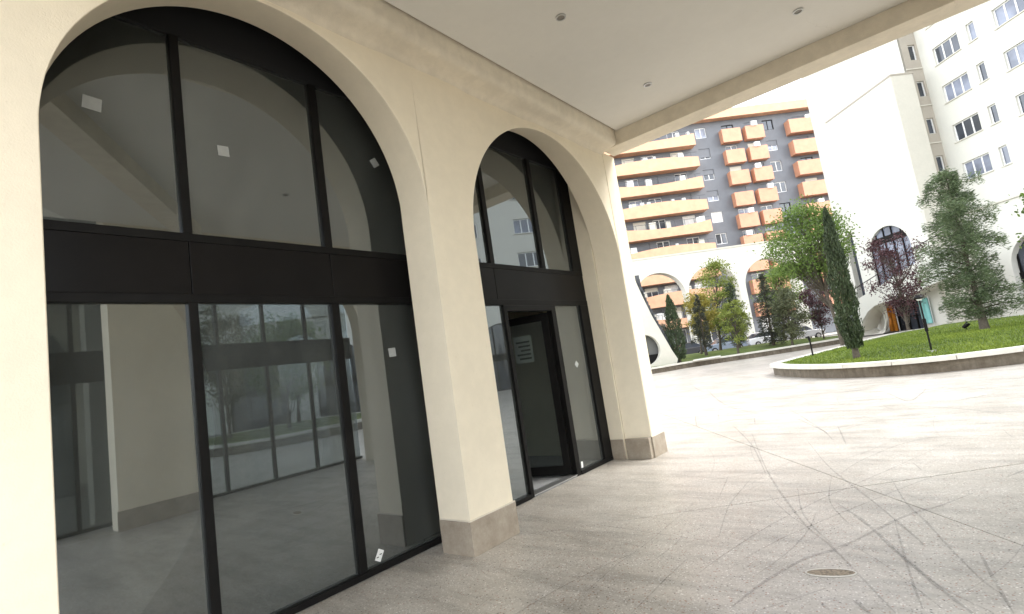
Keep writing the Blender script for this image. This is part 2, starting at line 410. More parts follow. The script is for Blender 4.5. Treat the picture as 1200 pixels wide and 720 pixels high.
# plaza: big cast terrazzo slabs, sawn joints; grid found from the joints in the photograph
plaza = structure('plaza_paving', MB().add([(-60, -40, -0.012), (60, -40, -0.012), (60, 70, -0.012), (-60, 70, -0.012)], [(0, 1, 2, 3)]), M_JOINT)
GA = math.radians(37.3); gc, gs = math.cos(GA), math.sin(GA); GX, GY = -0.80, 5.78; SL = 4.9; GAP = 0.004
slab_me = mesh_of('paving_slab', [(GAP, GAP, -0.03), (SL - GAP, GAP, -0.03), (SL - GAP, SL - GAP, -0.03), (GAP, SL - GAP, -0.03),
                                 (GAP, GAP, 0), (SL - GAP, GAP, 0), (SL - GAP, SL - GAP, 0), (GAP, SL - GAP, 0)],
                  [(4, 5, 6, 7), (0, 1, 5, 4), (1, 2, 6, 5), (2, 3, 7, 6), (3, 0, 4, 7)], M_TERR)
for i in range(-6, 8):
    for j in range(-5, 12):
        x, y = GX + i * SL * gc - j * SL * gs, GY + i * SL * gs + j * SL * gc
        cx, cy = x + SL / 2 * (gc - gs), y + SL / 2 * (gs + gc)
        if not (-24 < cx < 20 and -12 < cy < 48): continue
        o = bpy.data.objects.new('paving_slab', slab_me); o.location = (x, y, random.uniform(-0.001, 0.001)); o.rotation_euler = (0, 0, GA); link(o, plaza)

# rubber scuffs and scratches left on the slabs (shapes traced in plan)
def mark(pix, width, fade=0.4):
    P = [Vector(on_ground(*p)[:2]) for p in pix]
    # resample as a smooth curve
    Q = []
    for i in range(len(P) - 1):
        p0, p1, p2, p3 = P[max(i - 1, 0)], P[i], P[i + 1], P[min(i + 2, len(P) - 1)]
        for t in np.linspace(0, 1, 7)[:-1] if i < len(P) - 2 else np.linspace(0, 1, 7):
            Q.append(0.5 * ((2 * p1) + (p2 - p0) * t + (2 * p0 - 5 * p1 + 4 * p2 - p3) * t * t + (3 * p1 - p0 - 3 * p2 + p3) * t ** 3))
    V = []; F = []
    for i, p in enumerate(Q):
        d = (Q[min(i + 1, len(Q) - 1)] - Q[max(i - 1, 0)]).normalized(); nrm = Vector((-d.y, d.x))
        e = min(i, len(Q) - 1 - i) / max(1, len(Q) * 0.25); wd = width * (fade + (1 - fade) * min(1, e)) * random.uniform(0.8, 1.2) / 2
        V += [(p.x + nrm.x * wd, p.y + nrm.y * wd, 0), (p.x - nrm.x * wd, p.y - nrm.y * wd, 0)]
        if i: F.append((2 * i - 2, 2 * i - 1, 2 * i + 1, 2 * i))
    z = 0.0045 + 0.0012 * random.random()
    o = bpy.data.objects.new('tyre_mark', mesh_of('tyre_mark', [(a, b, z) for a, b, c in V], F, M_MARK)); link(o, plaza)
MARKS = [([(881, 508), (899, 552), (938, 609), (975, 642), (1010, 678), (1050, 720)], .030),
         ([(860, 500), (881, 522), (897, 555)], .03), ([(925, 480), (948, 494), (967, 507), (976, 516)], .03), ([(947, 518), (972, 548), (1010, 578), (1040, 602), (1075, 632), (1082, 640)], .028),
         ([(980, 590), (1010, 610), (1046, 642), (1095, 685), (1140, 720)], .045), ([(1046, 642), (1066, 660), (1105, 690), (1165, 720)], .025), ([(1048, 608), (1058, 645), (1072, 690), (1082, 715)], .022),
         ([(1045, 562), (1062, 590), (1085, 612), (1115, 645), (1150, 680), (1175, 698)], .022), ([(1148, 648), (1165, 680), (1188, 720)], .028),
         ([(820, 672), (850, 650), (900, 618), (940, 597), (975, 580), (1040, 552), (1110, 520)], .022), ([(865, 660), (910, 635), (950, 617), (1020, 588), (1075, 566), (1115, 552)], .02),
         ([(858, 712), (900, 680), (945, 655), (985, 642), (1060, 606), (1100, 594), (1140, 579)], .045), ([(880, 720), (940, 700), (970, 690)], .02), ([(985, 556), (1010, 540), (1060, 520), (1110, 510)], .02),
         ([(842, 632), (850, 605), (858, 588), (880, 562)], .022), ([(840, 590), (848, 572), (854, 558)], .015), ([(935, 573), (940, 600), (955, 620), (975, 638)], .02), ([(975, 558), (972, 585), (985, 605), (1000, 618)], .018),
         ([(980, 462), (1030, 459), (1062, 470), (1078, 463), (1085, 456)], .05), ([(1000, 478), (1060, 476), (1130, 480), (1195, 488)], .05), ([(985, 505), (1030, 493), (1085, 490), (1150, 480)], .04),
         ([(815, 486), (816, 498), (820, 502)], .03), ([(843, 492), (842, 482), (852, 478)], .03), ([(884, 490), (885, 498)], .03), ([(808, 450), (820, 458), (826, 460)], .04), ([(828, 456), (840, 468), (858, 478), (893, 486)], .04),
         ([(802, 484), (830, 480), (860, 477)], .06), ([(830, 500), (870, 490), (905, 484)], .04), ([(928, 488), (960, 503), (970, 508)], .03), ([(868, 454), (900, 452), (940, 455)], .06), ([(1100, 448), (1150, 444), (1195, 440)], .06),
         ([(1090, 455), (1140, 453), (1195, 446)], .05), ([(773, 686), (790, 670), (806, 655)], .02), ([(660, 720), (720, 665), (760, 636), (816, 588)], .012), ([(760, 662), (790, 640), (800, 628)], .014), ([(740, 720), (770, 690), (780, 680)], .02),
         ([(1095, 577), (1108, 578)], .02), ([(982, 500), (992, 522)], .03), ([(1070, 543), (1082, 553)], .02), ([(1180, 560), (1200, 552)], .03), ([(1000, 704), (1020, 720)], .03), ([(962, 708), (972, 716)], .03),
         ([(1000, 640), (1040, 665), (1080, 695), (1105, 715)], .015), ([(905, 586), (925, 604), (945, 618)], .018), ([(1084, 470), (1120, 470), (1180, 458)], .05), ([(905, 470), (935, 466)], .05), ([(1020, 610), (1035, 614)], .012)]
for pix, wd in MARKS: mark(pix, wd * .62)
rm = random.Random(21)
for i in range(85):                       # further thin arcs where vehicles turn into the passage
    cx, cy = rm.uniform(-3.0, 1.2), rm.uniform(3.4, 13.0); a0 = rm.uniform(0, 6.28); r_ = rm.uniform(2.0, 11.0); sw = rm.uniform(.5, 2.6) / r_
    ox, oy = cx - r_ * math.cos(a0), cy - r_ * math.sin(a0)
    PT = [Vector((ox + r_ * math.cos(a0 + sw * k / 7), oy + r_ * math.sin(a0 + sw * k / 7))) for k in range(8)]
    if any(q.x < -3.2 and q.y < 7.6 for q in PT) or any(q.y > 15 for q in PT): continue
    V = []; F = []; wd = rm.choice([.005, .006, .008, .012])
    for k, q in enumerate(PT):
        d = (PT[min(k + 1, 7)] - PT[max(k - 1, 0)]).normalized(); h_ = wd / 2 * (0.4 + 0.6 * math.sin(math.pi * k / 7))
        V += [(q.x - d.y * h_, q.y + d.x * h_, .0062 + i * 2e-5), (q.x + d.y * h_, q.y - d.x * h_, .0062 + i * 2e-5)]
        if k: F.append((2 * k - 2, 2 * k - 1, 2 * k + 1, 2 * k))
    o = bpy.data.objects.new('tyre_mark', mesh_of('tyre_mark', V, F, M_MARK)); link(o, plaza)

cover = Thing('floor_inspection_cover', 'small oval stone-filled floor cover with pale rim set in the paving', 'floor cover', (-0.785, 3.775, 0))
def disc(cx, cy, rx, ry, z0, z1, n=28, inner=None, rot=0.3):
    mb = MB()
    def ring(kx, ky, z): return [(cx + math.cos(rot) * kx * math.cos(t) - math.sin(rot) * ky * math.sin(t), cy + math.sin(rot) * kx * math.cos(t) + math.cos(rot) * ky * math.sin(t), z) for t in np.linspace(0, 2 * math.pi, n, endpoint=False)]
    if inner is None:
        V = ring(rx, ry, z0) + ring(rx, ry, z1); F = [tuple(range(n, 2 * n))] + [(i, (i + 1) % n, (i + 1) % n + n, i + n) for i in range(n)]
    else:
        V = ring(rx, ry, z0) + ring(rx, ry, z1) + ring(rx - inner, ry - inner, z1) + ring(rx - inner, ry - inner, z0)
        F = [(k * n + i, k * n + (i + 1) % n, (k + 1) * n + (i + 1) % n, (k + 1) * n + i) for k in range(3) for i in range(n)]
    return mb.add(V, F)
M_FILL = simple('brown_gravel_fill', (0.30, 0.25, 0.19), 0.95, 0, 0.5, 60, 0.6, 90)
cover.part('rim', disc(-0.785, 3.775, .143, .062, 0.0015, 0.0065, inner=.009), simple('pale_rim_concrete', (0.60, 0.57, 0.52), 0.7))
cover.part('fill', disc(-0.785, 3.775, .134, .053, 0.0012, 0.0048), M_FILL)

# ================================================================== NEAR ARCADE (left wall, ceiling, beam)
WX, WB, GZ = -3.41, -3.79, -4.02          # wall front, wall back, glazing front
nf = lambda s, d, z: (d, s, z)            # near frame: s along y, d = x
M_LENS = simple('grey_lens', (0.22, 0.20, 0.17), 0.4)
arcade = Thing('arcade_building', 'cream plastered arcade with round arches, flat ceiling and end beam', 'building', (-3.6, 2, 0))
A1 = (0.565, 3.285, 3.17, 1.36, 0.575, 3.275, 1.44)
A2 = (3.885, 7.065, 2.92, 1.575, 3.905, 6.985, 1.71)
arcade.part('arch_wall', arched_wall(MB(), nf, -1.8, 7.080, 0, 4.935, WX, WB, [A1, A2], 56), M_CREAM, smooth=math.radians(35), bevel=0.012)
# cove and lintel face between arches and ceiling
prof = [(-3.412, 4.558), (-3.407, 4.575), (-3.392, 4.598), (-3.36, 4.618), (-3.30, 4.632), (-3.22, 4.642), (-3.175, 4.655), (-3.158, 4.68), (-3.152, 4.72), (-3.150, 4.93), (-3.417, 4.93), (-3.417, 4.556)]
cv = MB(); ny = 60; n = len(prof)
for i in range(ny + 1):
    y = -1.8 + (7.080 + 1.8) * i / ny
    cv.V += [(x + (0.004 * math.sin(y * 3.1) + 0.003 * math.sin(y * 7.7 + x * 9)) * (1 if k < 9 else 0), y, z + 0.006 * math.sin(y * 2.3 + 1) * (1 if 1 < k < 9 else 0)) for k, (x, z) in enumerate(prof)]
for i in range(ny):
    for k in range(n): cv.F.append((i * n + k, i * n + (k + 1) % n, (i + 1) * n + (k + 1) % n, (i + 1) * n + k))
cv.F += [tuple(reversed(range(n))), tuple(range(ny * n, ny * n + n))]
arcade.part('lintel_cove', cv, M_CREAM_ROUGH, smooth=math.radians(50))
arcade.box('pilaster', (WB, 7.088, 0), (WX, 7.460, 4.622), M_CREAM, bevel=0.010)
arcade.box('return_wall', (-4.30, 6.950, 0), (WB - 0.008, 7.46, 4.84), M_CREAM)
arcade.box('end_beam', (-3.40, 7.092, 4.634), (1.878, 7.455, 5.40), M_CREAM_ROUGH, bevel=0.008)
arcade.box('ceiling', (-3.120, -1.8, 4.850), (1.88, 7.088, 5.05), M_CEIL)
arcade.box('roof_slab', (-14, -1.9, 5.42), (2.3, 7.60, 5.9), M_WHITE)
arcade.box('upper_wall', (-13.9, -1.8, 5.9), (2.25, 7.50, 7.2), M_WHITE)
arcade.box('plaza_end_wall', (-14, 7.2, 0), (-4.32, 7.46, 5.40), M_CREAM)
arcade.box('gap_lid', (-4.4, -1.8, 4.94), (-3.13, 7.08, 5.40), M_HEAD)
# diagonal ceiling beam over the passage (seen mirrored in the big pane)
bd = Vector((3.04, 2.09, 0)).normalized(); bn = Vector((-bd.y, bd.x, 0)); c0 = Vector((-2.05, 1.05, 0))
pts = [c0 - bd * 1.35, c0 + bd * 4.45]
V = []
for z in (4.62, 4.849):
    for p, sg in ((pts[0], -1), (pts[1], -1), (pts[1], 1), (pts[0], 1)):
        q = p + bn * sg * 0.17; V.append((min(max(q.x, -3.12), 1.74), q.y, z))
arcade.part('diagonal_beam', MB().add(V, [(0, 3, 2, 1), (4, 5, 6, 7), (0, 1, 5, 4), (1, 2, 6, 5), (2, 3, 7, 6), (3, 0, 4, 7)]), M_CREAM_ROUGH)
# stone plinths (cladding slabs 20 mm proud, each its own)
PH = 0.292
def plinth(a, b): arcade.box('plinth_stone', a, b, M_STONE, bevel=0.004)
plinth((WX, 3.262, 0), (WX + 0.020, 3.896, PH)); plinth((WB + 0.004, 3.262, 0), (WX - 0.002, 3.283, PH)); plinth((WB + 0.004, 3.887, 0), (WX - 0.002, 3.907, PH))
plinth((WX, 7.044, 0), (WX + 0.020, 7.480, PH)); plinth((WB + 0.004, 6.962, 0), (WX - 0.002, 7.05, PH)); plinth((-4.015, 6.93, 0), (WB - 0.012, 6.949, PH))
plinth((-3.99, 7.461, 0), (WX - 0.002, 7.482, PH)); plinth((WX, -0.71, 0), (WX + 0.020, 0.586, PH)); plinth((WB + 0.004, 0.566, 0), (WX - 0.002, 0.587, PH))
for a, b in (((WX - 0.001, 3.261, PH), (WX + 0.013, 3.897, PH + 0.010)), ((WX - 0.001, 7.043, PH), (WX + 0.013, 7.480, PH + 0.010)), ((WB, 3.272, PH), (WX - 0.002, 3.285, PH + 0.010))):
    arcade.box('plinth_grout', a, b, M_GROUT)
for cx, cy in ((-2.221, 4.236), (-2.211, 6.219), (-0.482, 6.218), (-0.482, 4.236)):
    d1 = arcade.part('downlight', disc(cx, cy, .052, .052, 4.8505, 4.838, inner=.014), M_STEEL)
    arcade.part('lens', disc(cx, cy, .037, .037, 4.8490, 4.8450), M_LENS, parent=d1)

# rooms behind the glass
room = Thing('shop_interior', 'dark unfinished shop room behind the arcade glazing', 'room', (-7, 2, 0))
room.box('floor', (-10, -1.0, 0.004), (-4.03, 7.19, 0.020), M_DARKROOM)
room.box('back_wall', (-10.2, -1.0, 0), (-10.01, 7.19, 4.9), M_DARKROOM)
room.box('ceiling', (-10, -1.0, 4.86), (-4.42, 7.19, 5.0), M_DARKROOM)
room.box('party_wall', (-10, 3.66, 0.021), (-4.13, 3.80, 4.85), M_DARKROOM)
room.box('side_wall', (-10.2, -1.3, 0), (-3.8, -1.01, 4.93), M_DARKROOM)

# ------------------------------------------------------------------ shopfront glazing
FB = -4.105                                  # back of the frames
def bar(t, name, y0, y1, z0, z1, x0=GZ, x1=FB, mat=M_BLACK, parent=None, bevel=0.003): return t.box(name, (x1, y0, z0), (x0, y1, z1), mat, parent, bevel)
def pane(t, y0, y1, z0, z1, mat=M_GLASS, x=-4.062): return t.box('glass_pane', (x - 0.006, y0, z0), (x + 0.006, y1, z1), mat)
def sticker(t, par, y, z, w_, h_, rot=0.0, x=-4.0545, mat=None):
    c, s = math.cos(rot), math.sin(rot)
    P = [(x, y + a * c - b * s, z + a * s + b * c) for a, b in ((-w_ / 2, -h_ / 2), (w_ / 2, -h_ / 2), (w_ / 2, h_ / 2), (-w_ / 2, h_ / 2))]
    P2 = [(p[0] + 0.0015, p[1], p[2]) for p in P]
    return t.part('sticker', MB().add(P + P2, [(0, 1, 2, 3), (7, 6, 5, 4), (0, 4, 5, 1), (1, 5, 6, 2), (2, 6, 7, 3), (3, 7, 4, 0)]), mat or M_GREYSTICK, par)
ZB, ZT0, ZT1, ZT2, ZT3, ZH = 0.055, 2.348, 2.410, 2.800, 2.862, 4.43

s1 = Thing('shopfront', 'wide dark glazed shopfront in the nearer larger arch, with closed panes', 'shopfront', (-4.06, 1.9, 0), group='black framed shopfronts of the arcade')
Y = [0.20, 1.425, 1.488, 2.555, 2.630, 3.60]
bar(s1, 'bottom_rail', Y[0], Y[5], 0.006, ZB, GZ + 0.012); bar(s1, 'head_panel', Y[0], Y[5], ZH, 4.93, GZ - 0.01, FB, M_HEAD)
bar(s1, 'transom', Y[0], Y[5], ZT0, ZT1); bar(s1, 'transom', Y[0], Y[5], ZT2, ZT3)
for a, b in ((Y[1], Y[2]), (Y[3], Y[4])):
    bar(s1, 'mullion', a, b, ZB, ZT0); bar(s1, 'mullion', a, b, ZT3, ZH)
bar(s1, 'end_post', Y[0] - .07, Y[0], 0.006, 4.93); bar(s1, 'end_post', Y[5], Y[5] + .07, 0.006, 4.93)
for a, b in ((Y[0], 1.4535), (1.4595, 2.5895), (2.5955, Y[5])): bar(s1, 'spandrel_panel', a, b, ZT1, ZT2, GZ - 0.006, FB, M_PANEL)
P1 = []
for a, b in ((Y[0], Y[1]), (Y[2], Y[3]), (Y[4], Y[5])):
    P1.append((pane(s1, a, b, ZB, ZT0), pane(s1, a, b, ZT3, ZH)))
sticker(s1, P1[0][1], .944, 3.718, .105, .095, -0.1); sticker(s1, P1[1][1], 1.767, 3.582, .085, .085, 0.05); sticker(s1, P1[2][1], 3.236, 3.816, .085, .085, 0.6)
sticker(s1, P1[2][0], 3.174, 1.875, .085, .085, 0.05)
st = sticker(s1, P1[2][0], 2.778, .128, .062, .095, -0.55, mat=M_PAPER)
c, s_ = math.cos(-0.55), math.sin(-0.55)
for a, b in ((-0.012, -0.02), (0.008, 0.012)):
    s1.box('printed_line', (-4.0528, 2.778 + a * c - b * s_ - .012, .128 + a * s_ + b * c - .004), (-4.0522, 2.778 + a * c - b * s_ + .012, .128 + a * s_ + b * c + .004), M_INK, st)

s2 = Thing('shopfront', 'narrower dark shopfront in the farther arch, its glass door standing open', 'shopfront', (-4.06, 5.3, 0), group='black framed shopfronts of the arcade')
YL, YR = 3.74, 6.945
bar(s2, 'bottom_rail', YL, 4.915, 0.006, ZB, GZ + .012); bar(s2, 'bottom_rail', 6.045, YR, 0.006, ZB, GZ + .012)
bar(s2, 'head_panel', YL, YR, ZH + .05, 4.93, GZ - .01, FB, M_HEAD)
bar(s2, 'transom', YL, YR, ZT0 - .012, ZT1); bar(s2, 'transom', YL, YR, ZT2, ZT3)
bar(s2, 'mullion', 4.795, 4.872, ZT3, ZH + .05); bar(s2, 'mullion', 5.890, 5.970, ZT3, ZH + .05)
bar(s2, 'end_post', YL - .07, YL, 0.006, 4.93); bar(s2, 'end_post', 6.72, YR, ZB, ZT0 - .012); bar(s2, 'end_post', 6.70, YR, ZT3, ZH + .05)
for a, b in ((YL, 4.832), (4.838, YR)): bar(s2, 'spandrel_panel', a, b, ZT1, ZT2, GZ - .006, FB, M_PANEL)
Q1 = pane(s2, YL, 4.795, ZT3, ZH + .05); pane(s2, 4.872, 5.89, ZT3, ZH + .05); pane(s2, 5.97, 6.70, ZT3, ZH + .05)
pane(s2, YL, 4.915, ZB, ZT0 - .012); Q5 = pane(s2, 6.045, 6.72, ZB, ZT0 - .012)
sticker(s2, Q5, 6.414, 1.476, .075, .075, 0.75); sticker(s2, Q5, 6.143, .115, .045, .08, -.1, mat=M_PAPER)
bar(s2, 'door_post', 4.915, 4.978, 0.006, 2.336); bar(s2, 'door_post', 5.945, 6.045, 0.006, 2.336); bar(s2, 'door_head', 4.978, 5.945, 2.262, 2.336)
s2.box('threshold', (FB - .05, 4.978, 0.021), (GZ, 5.945, 0.032), M_STEEL)
# open leaf
LW, hx, hy, th = 0.94, -4.085, 5.925, math.radians(196)      # leaf points into the room
lx, ly = math.cos(th), math.sin(th); qx, qy = -ly, lx
def lf(a, d, z): return (hx + lx * a + qx * d, hy + ly * a + qy * d, z)
def lbox(a0, a1, d0, d1, z0, z1): return MB().box((a0, d0, z0), (a1, d1, z1), lf)
dl = s2.part('door_leaf', MB().box((0, -.025, .045), (.10, .025, 2.245), lf).box((LW - .10, -.025, .045), (LW, .025, 2.245), lf).box((.10, -.025, .045), (LW - .10, .025, .165), lf).box((.10, -.025, 2.145), (LW - .10, .025, 2.245), lf), M_BLACK)
s2.part('door_glass', lbox(.10, LW - .10, -.005, .005, .165, 2.145), M_GLASS_DOOR, dl)
s2.part('pull_handle', MB().tube([lf(LW - .05, .07, .85), lf(LW - .05, .07, 1.35)], [.014, .014]).tube([lf(LW - .05, .02, .9), lf(LW - .05, .07, .9)], [.008, .008]).tube([lf(LW - .05, .02, 1.3), lf(LW - .05, .07, 1.3)], [.008, .008]), M_STEEL, dl)
nd = s2.part('paper_notice', lbox(.30, .57, -.0075, -.0060, 1.60, 1.98), M_PAPER, dl)
for k in range(5): s2.part('printed_line', lbox(.33, .54 - .03 * (k % 3), -.0059, -.0055, 1.88 - k * .058, 1.905 - k * .058), M_INK, nd)

# ================================================================== OPPOSITE SIDE OF THE PASSAGE (seen mirrored in the glass)
OX = 1.88
opp = Thing('opposite_arcade', 'matching cream arcade wall facing the shopfronts, seen mirrored in their glass', 'building', (2.1, 2, 0))
opp.part('arch_wall', arched_wall(MB(), nf, 2.38, 7.44, 0, 5.40, OX, OX + .36, [(3.52, 7.02, 2.9, 1.56)], 40), M_CREAM, smooth=math.radians(35))
for a, b in ((2.36, 3.54), (7.0, 7.455)): opp.box('plinth_stone', (OX - .02, a, 0), (OX - .001, b, .292), M_STONE)
opp.box('shop_back_wall', (3.6, 1.45, 0), (3.75, 2.85, 5.0), M_DARKROOM); opp.box('shop_party_wall', (2.85, 2.86, 0), (3.75, 3.0, 5.0), M_DARKROOM); opp.box('shop_lid', (2.25, 1.45, 5.0), (3.75, 2.99, 5.15), M_DARKROOM)
s3 = Thing('shopfront', 'shopfront across the passage, mirrored in the near panes', 'shopfront', (2.75, 2, 0), group='black framed shopfronts of the arcade')
ox0, ox1 = 2.70, 2.78
def obar(name, y0, y1, z0, z1, mat=M_BLACK): return s3.box(name, (ox0, y0, z0), (ox1, y1, z1), mat)
for y0, y1 in ((1.45, 2.83), (3.02, 7.25)):
    obar('bottom_rail', y0, y1, .006, .06); obar('transom', y0, y1, 2.35, 2.41); obar('spandrel_panel', y0, y1, 2.41, 2.80, M_PANEL); obar('transom', y0, y1, 2.80, 2.86); obar('head_panel', y0, y1, 4.5, 5.39, M_HEAD)
    m_ = [y0 + (y1 - y0) * f for f in ((0, .30, .52, .74, 1) if y0 > 2 else (0, .45, 1))]
    for a in m_[1:-1]: obar('mullion', a - .03, a + .03, .06, 2.35); obar('mullion', a - .03, a + .03, 2.86, 4.5)
    for a, b in zip(m_, m_[1:]):
        for z0, z1 in ((.06, 2.35), (2.86, 4.5)): s3.box('glass_pane', (2.734, a + .03, z0), (2.746, b - .03, z1), M_GLASS if y0 < 2 else M_GLASS_CLEAR)

# ================================================================== PLANTERS AND LAWNS
def smooth_loop(P, n):
    P = [Vector(p) for p in P]; Q = []
    N = len(P)
    for i in range(N):
        p0, p1, p2, p3 = P[i - 1], P[i], P[(i + 1) % N], P[(i + 2) % N]
        for k in range(n):
            t = k / n
            Q.append(0.5 * ((2 * p1) + (p2 - p0) * t + (2 * p0 - 5 * p1 + 4 * p2 - p3) * t * t + (3 * p1 - p0 - 3 * p2 + p3) * t ** 3))
    return Q
def resample(Q, step):
    out = []; L = 0; Q2 = Q + [Q[0]]
    tot = sum((b - a).length for a, b in zip(Q2, Q2[1:])); m = max(8, int(tot / step)); st = tot / m; need = 0
    for a, b in zip(Q2, Q2[1:]):
        l = (b - a).length
        while need <= L + l and len(out) < m: out.append(a.lerp(b, (need - L) / l)); need += st
        L += l
    return out
def normals_in(Q):
    N = len(Q); area = sum(Q[i].x * Q[(i + 1) % N].y - Q[(i + 1) % N].x * Q[i].y for i in range(N)); sg = 1 if area > 0 else -1
    out = []
    for i in range(N):
        d = (Q[(i + 1) % N] - Q[i - 1]).normalized(); out.append(Vector((-d.y, d.x)) * sg)
    return out
def inside(x, y, Q):
    c = False; j = len(Q) - 1
    for i in range(len(Q)):
        if (Q[i].y > y) != (Q[j].y > y) and x < (Q[j].x - Q[i].x) * (y - Q[i].y) / (Q[j].y - Q[i].y) + Q[i].x: c = not c
        j = i
    return c
def edge_dist(x, y, A):
    return np.sqrt(((A[:, 0] - x) ** 2 + (A[:, 1] - y) ** 2).min())
def planter(name, label, outline, step, h, ct, over, cw, mound, mound_d, stone_len, near=None):
    Q = resample(smooth_loop(outline, 8), step); N = len(Q); nin = normals_in(Q)
    base = Q[0]
    t = Thing(name, label, 'planter', (base.x, base.y, 0))
    wall = MB(); V = []
    for q, n_ in zip(Q, nin):
        i2 = q + n_ * 0.25; V += [(q.x, q.y, -.012), (q.x, q.y, h - ct), (i2.x, i2.y, h - ct), (i2.x, i2.y, -.012)]
    F = [(4 * i + k, 4 * ((i + 1) % N) + k, 4 * ((i + 1) % N) + (k + 1) % 4, 4 * i + (k + 1) % 4) for i in range(N) for k in range(3)]
    t.part('kerb_wall', wall.add(V, F), M_KERB, smooth=math.radians(40))
    per = max(1, int(round(stone_len / step)))
    i = 0
    while i < N:
        k1 = min(i + per, N); mb = MB(); V = []
        for k in range(i, k1 + 1):
            q, n_ = Q[k % N], nin[k % N]
            d = (Q[(k + 1) % N] - Q[k - 1]).normalized()
            sh = d * (0.009 if k == i else (-0.009 if k == k1 else 0))
            a, b = q - n_ * over + sh, q + n_ * (cw - over) + sh
            V += [(a.x, a.y, h - ct), (a.x, a.y, h), (b.x, b.y, h), (b.x, b.y, h - ct)]
        m = k1 - i
        F = [(4 * a + b, 4 * a + 4 + b, 4 * a + 4 + (b + 1) % 4, 4 * a + (b + 1) % 4) for a in range(m) for b in range(4)] + [(0, 1, 2, 3), (4 * m + 3, 4 * m + 2, 4 * m + 1, 4 * m)]
        t.part('coping_stone', mb.add(V, F), M_COPING)
        i = k1
    # lawn: rings shrinking inwards over the mound
    A = np.array([(q.x, q.y) for q in Q])
    inner = [q + n_ * (cw - over) for q, n_ in zip(Q, nin)]
    def hz(x, y):
        d = max(0, edge_dist(x, y, A) - (cw - over)); k = min(1, d / mound_d); return h - 0.03 + mound * (k * k * (3 - 2 * k)) + 0.012 * math.sin(x * 1.7) * math.sin(y * 1.3)
    bm = bmesh.new()
    for q in inner: bm.verts.new((q.x, q.y, 0))
    bm.verts.ensure_lookup_table(); bm.faces.new(bm.verts[:])
    xs, ys = [q.x for q in inner], [q.y for q in inner]; cell = 0.8
    for axis, lo, hi in ((0, min(xs), max(xs)), (1, min(ys), max(ys))):
        p = lo + cell
        while p < hi:
            co = (p, 0, 0) if axis == 0 else (0, p, 0); no = (1, 0, 0) if axis == 0 else (0, 1, 0)
            bmesh.ops.bisect_plane(bm, geom=bm.verts[:] + bm.edges[:] + bm.faces[:], plane_co=co, plane_no=no); p += cell
    bmesh.ops.triangulate(bm, faces=bm.faces[:])
    for v in bm.verts: v.co.z = hz(v.co.x, v.co.y)
    me = bpy.data.meshes.new('lawn'); bm.to_mesh(me); bm.free(); me.materials.append(M_LAWN)
    me.polygons.foreach_set('use_smooth', [True] * len(me.polygons))
    o = bpy.data.objects.new('lawn', me); link(o); o['kind'] = 'structure'
    return Q, inner, hz
def tri_cloud(P, D, U_, S, name, mat):
    """blades/leaves: P centres, D long axis, U_ side axis (arrays), S (n,2) sizes -> one mesh of diamonds"""
    n = len(P); a = D * S[:, :1]; b = U_ * S[:, 1:]
    V = np.empty((n, 4, 3)); V[:, 0] = P - a; V[:, 1] = P + b - a * 0.1; V[:, 2] = P + a; V[:, 3] = P - b - a * 0.1
    me = bpy.data.meshes.new(name); me.vertices.add(4 * n); me.vertices.foreach_set('co', V.reshape(-1))
    me.loops.add(4 * n); me.loops.foreach_set('vertex_index', np.arange(4 * n, dtype=np.int32))
    me.polygons.add(n); me.polygons.foreach_set('loop_start', np.arange(0, 4 * n, 4, dtype=np.int32)); me.polygons.foreach_set('loop_total', np.full(n, 4, dtype=np.int32))
    me.materials.append(mat); me.update(); me.validate()
    return me
def unit(A): return A / np.maximum(1e-9, np.linalg.norm(A, axis=1, keepdims=True))

front_outline = [(-4.62, 20.2), (-4.30, 19.2), (-3.82, 18.33), (-2.78, 16.96), (-1.88, 16.2), (-0.94, 15.74), (-0.125, 15.63), (0.63, 15.77), (1.37, 16.08), (2.6, 16.9), (4.3, 18.6), (6.0, 21.2), (7.2, 25), (7.2, 30), (4.8, 35.0), (1.5, 37.6), (-1.3, 37.2), (-2.6, 33.0), (-3.5, 27.0), (-4.25, 22.6)]
PQ, PI_, phz = planter('raised_planter', 'nearer raised lawn planter with pale coping and brown concrete kerb', front_outline, 0.30, 0.37, 0.10, 0.09, 0.36, 0.22, 3.0, 1.2)
back_outline = [(-20.5, 23.0), (-16.2, 26.2), (-13.33, 29.6), (-12.1, 31.9), (-10.4, 33.5), (-8.3, 35.3), (-6.3, 37.7), (-4.9, 39.9), (-4.2, 43), (-5.0, 47.5), (-9, 49.5), (-15, 47.5), (-21, 43), (-26, 36), (-27, 28)]
BQ, BI_, bhz = planter('raised_planter', 'farther raised lawn planter with pale coping, carrying the row of young trees', back_outline, 0.45, 0.38, 0.10, 0.05, 0.36, 0.24, 4.5, 1.8)
CQ, CI_, chz = planter('raised_planter', 'third raised lawn planter right of the view, mirrored in the shop glass', [(11, 9), (14, 7.4), (18, 8.2), (21, 11.5), (20, 16), (16, 17.5), (12.2, 15), (10.6, 12)], 0.45, 0.40, 0.10, 0.05, 0.36, 0.1, 3.0, 1.8)
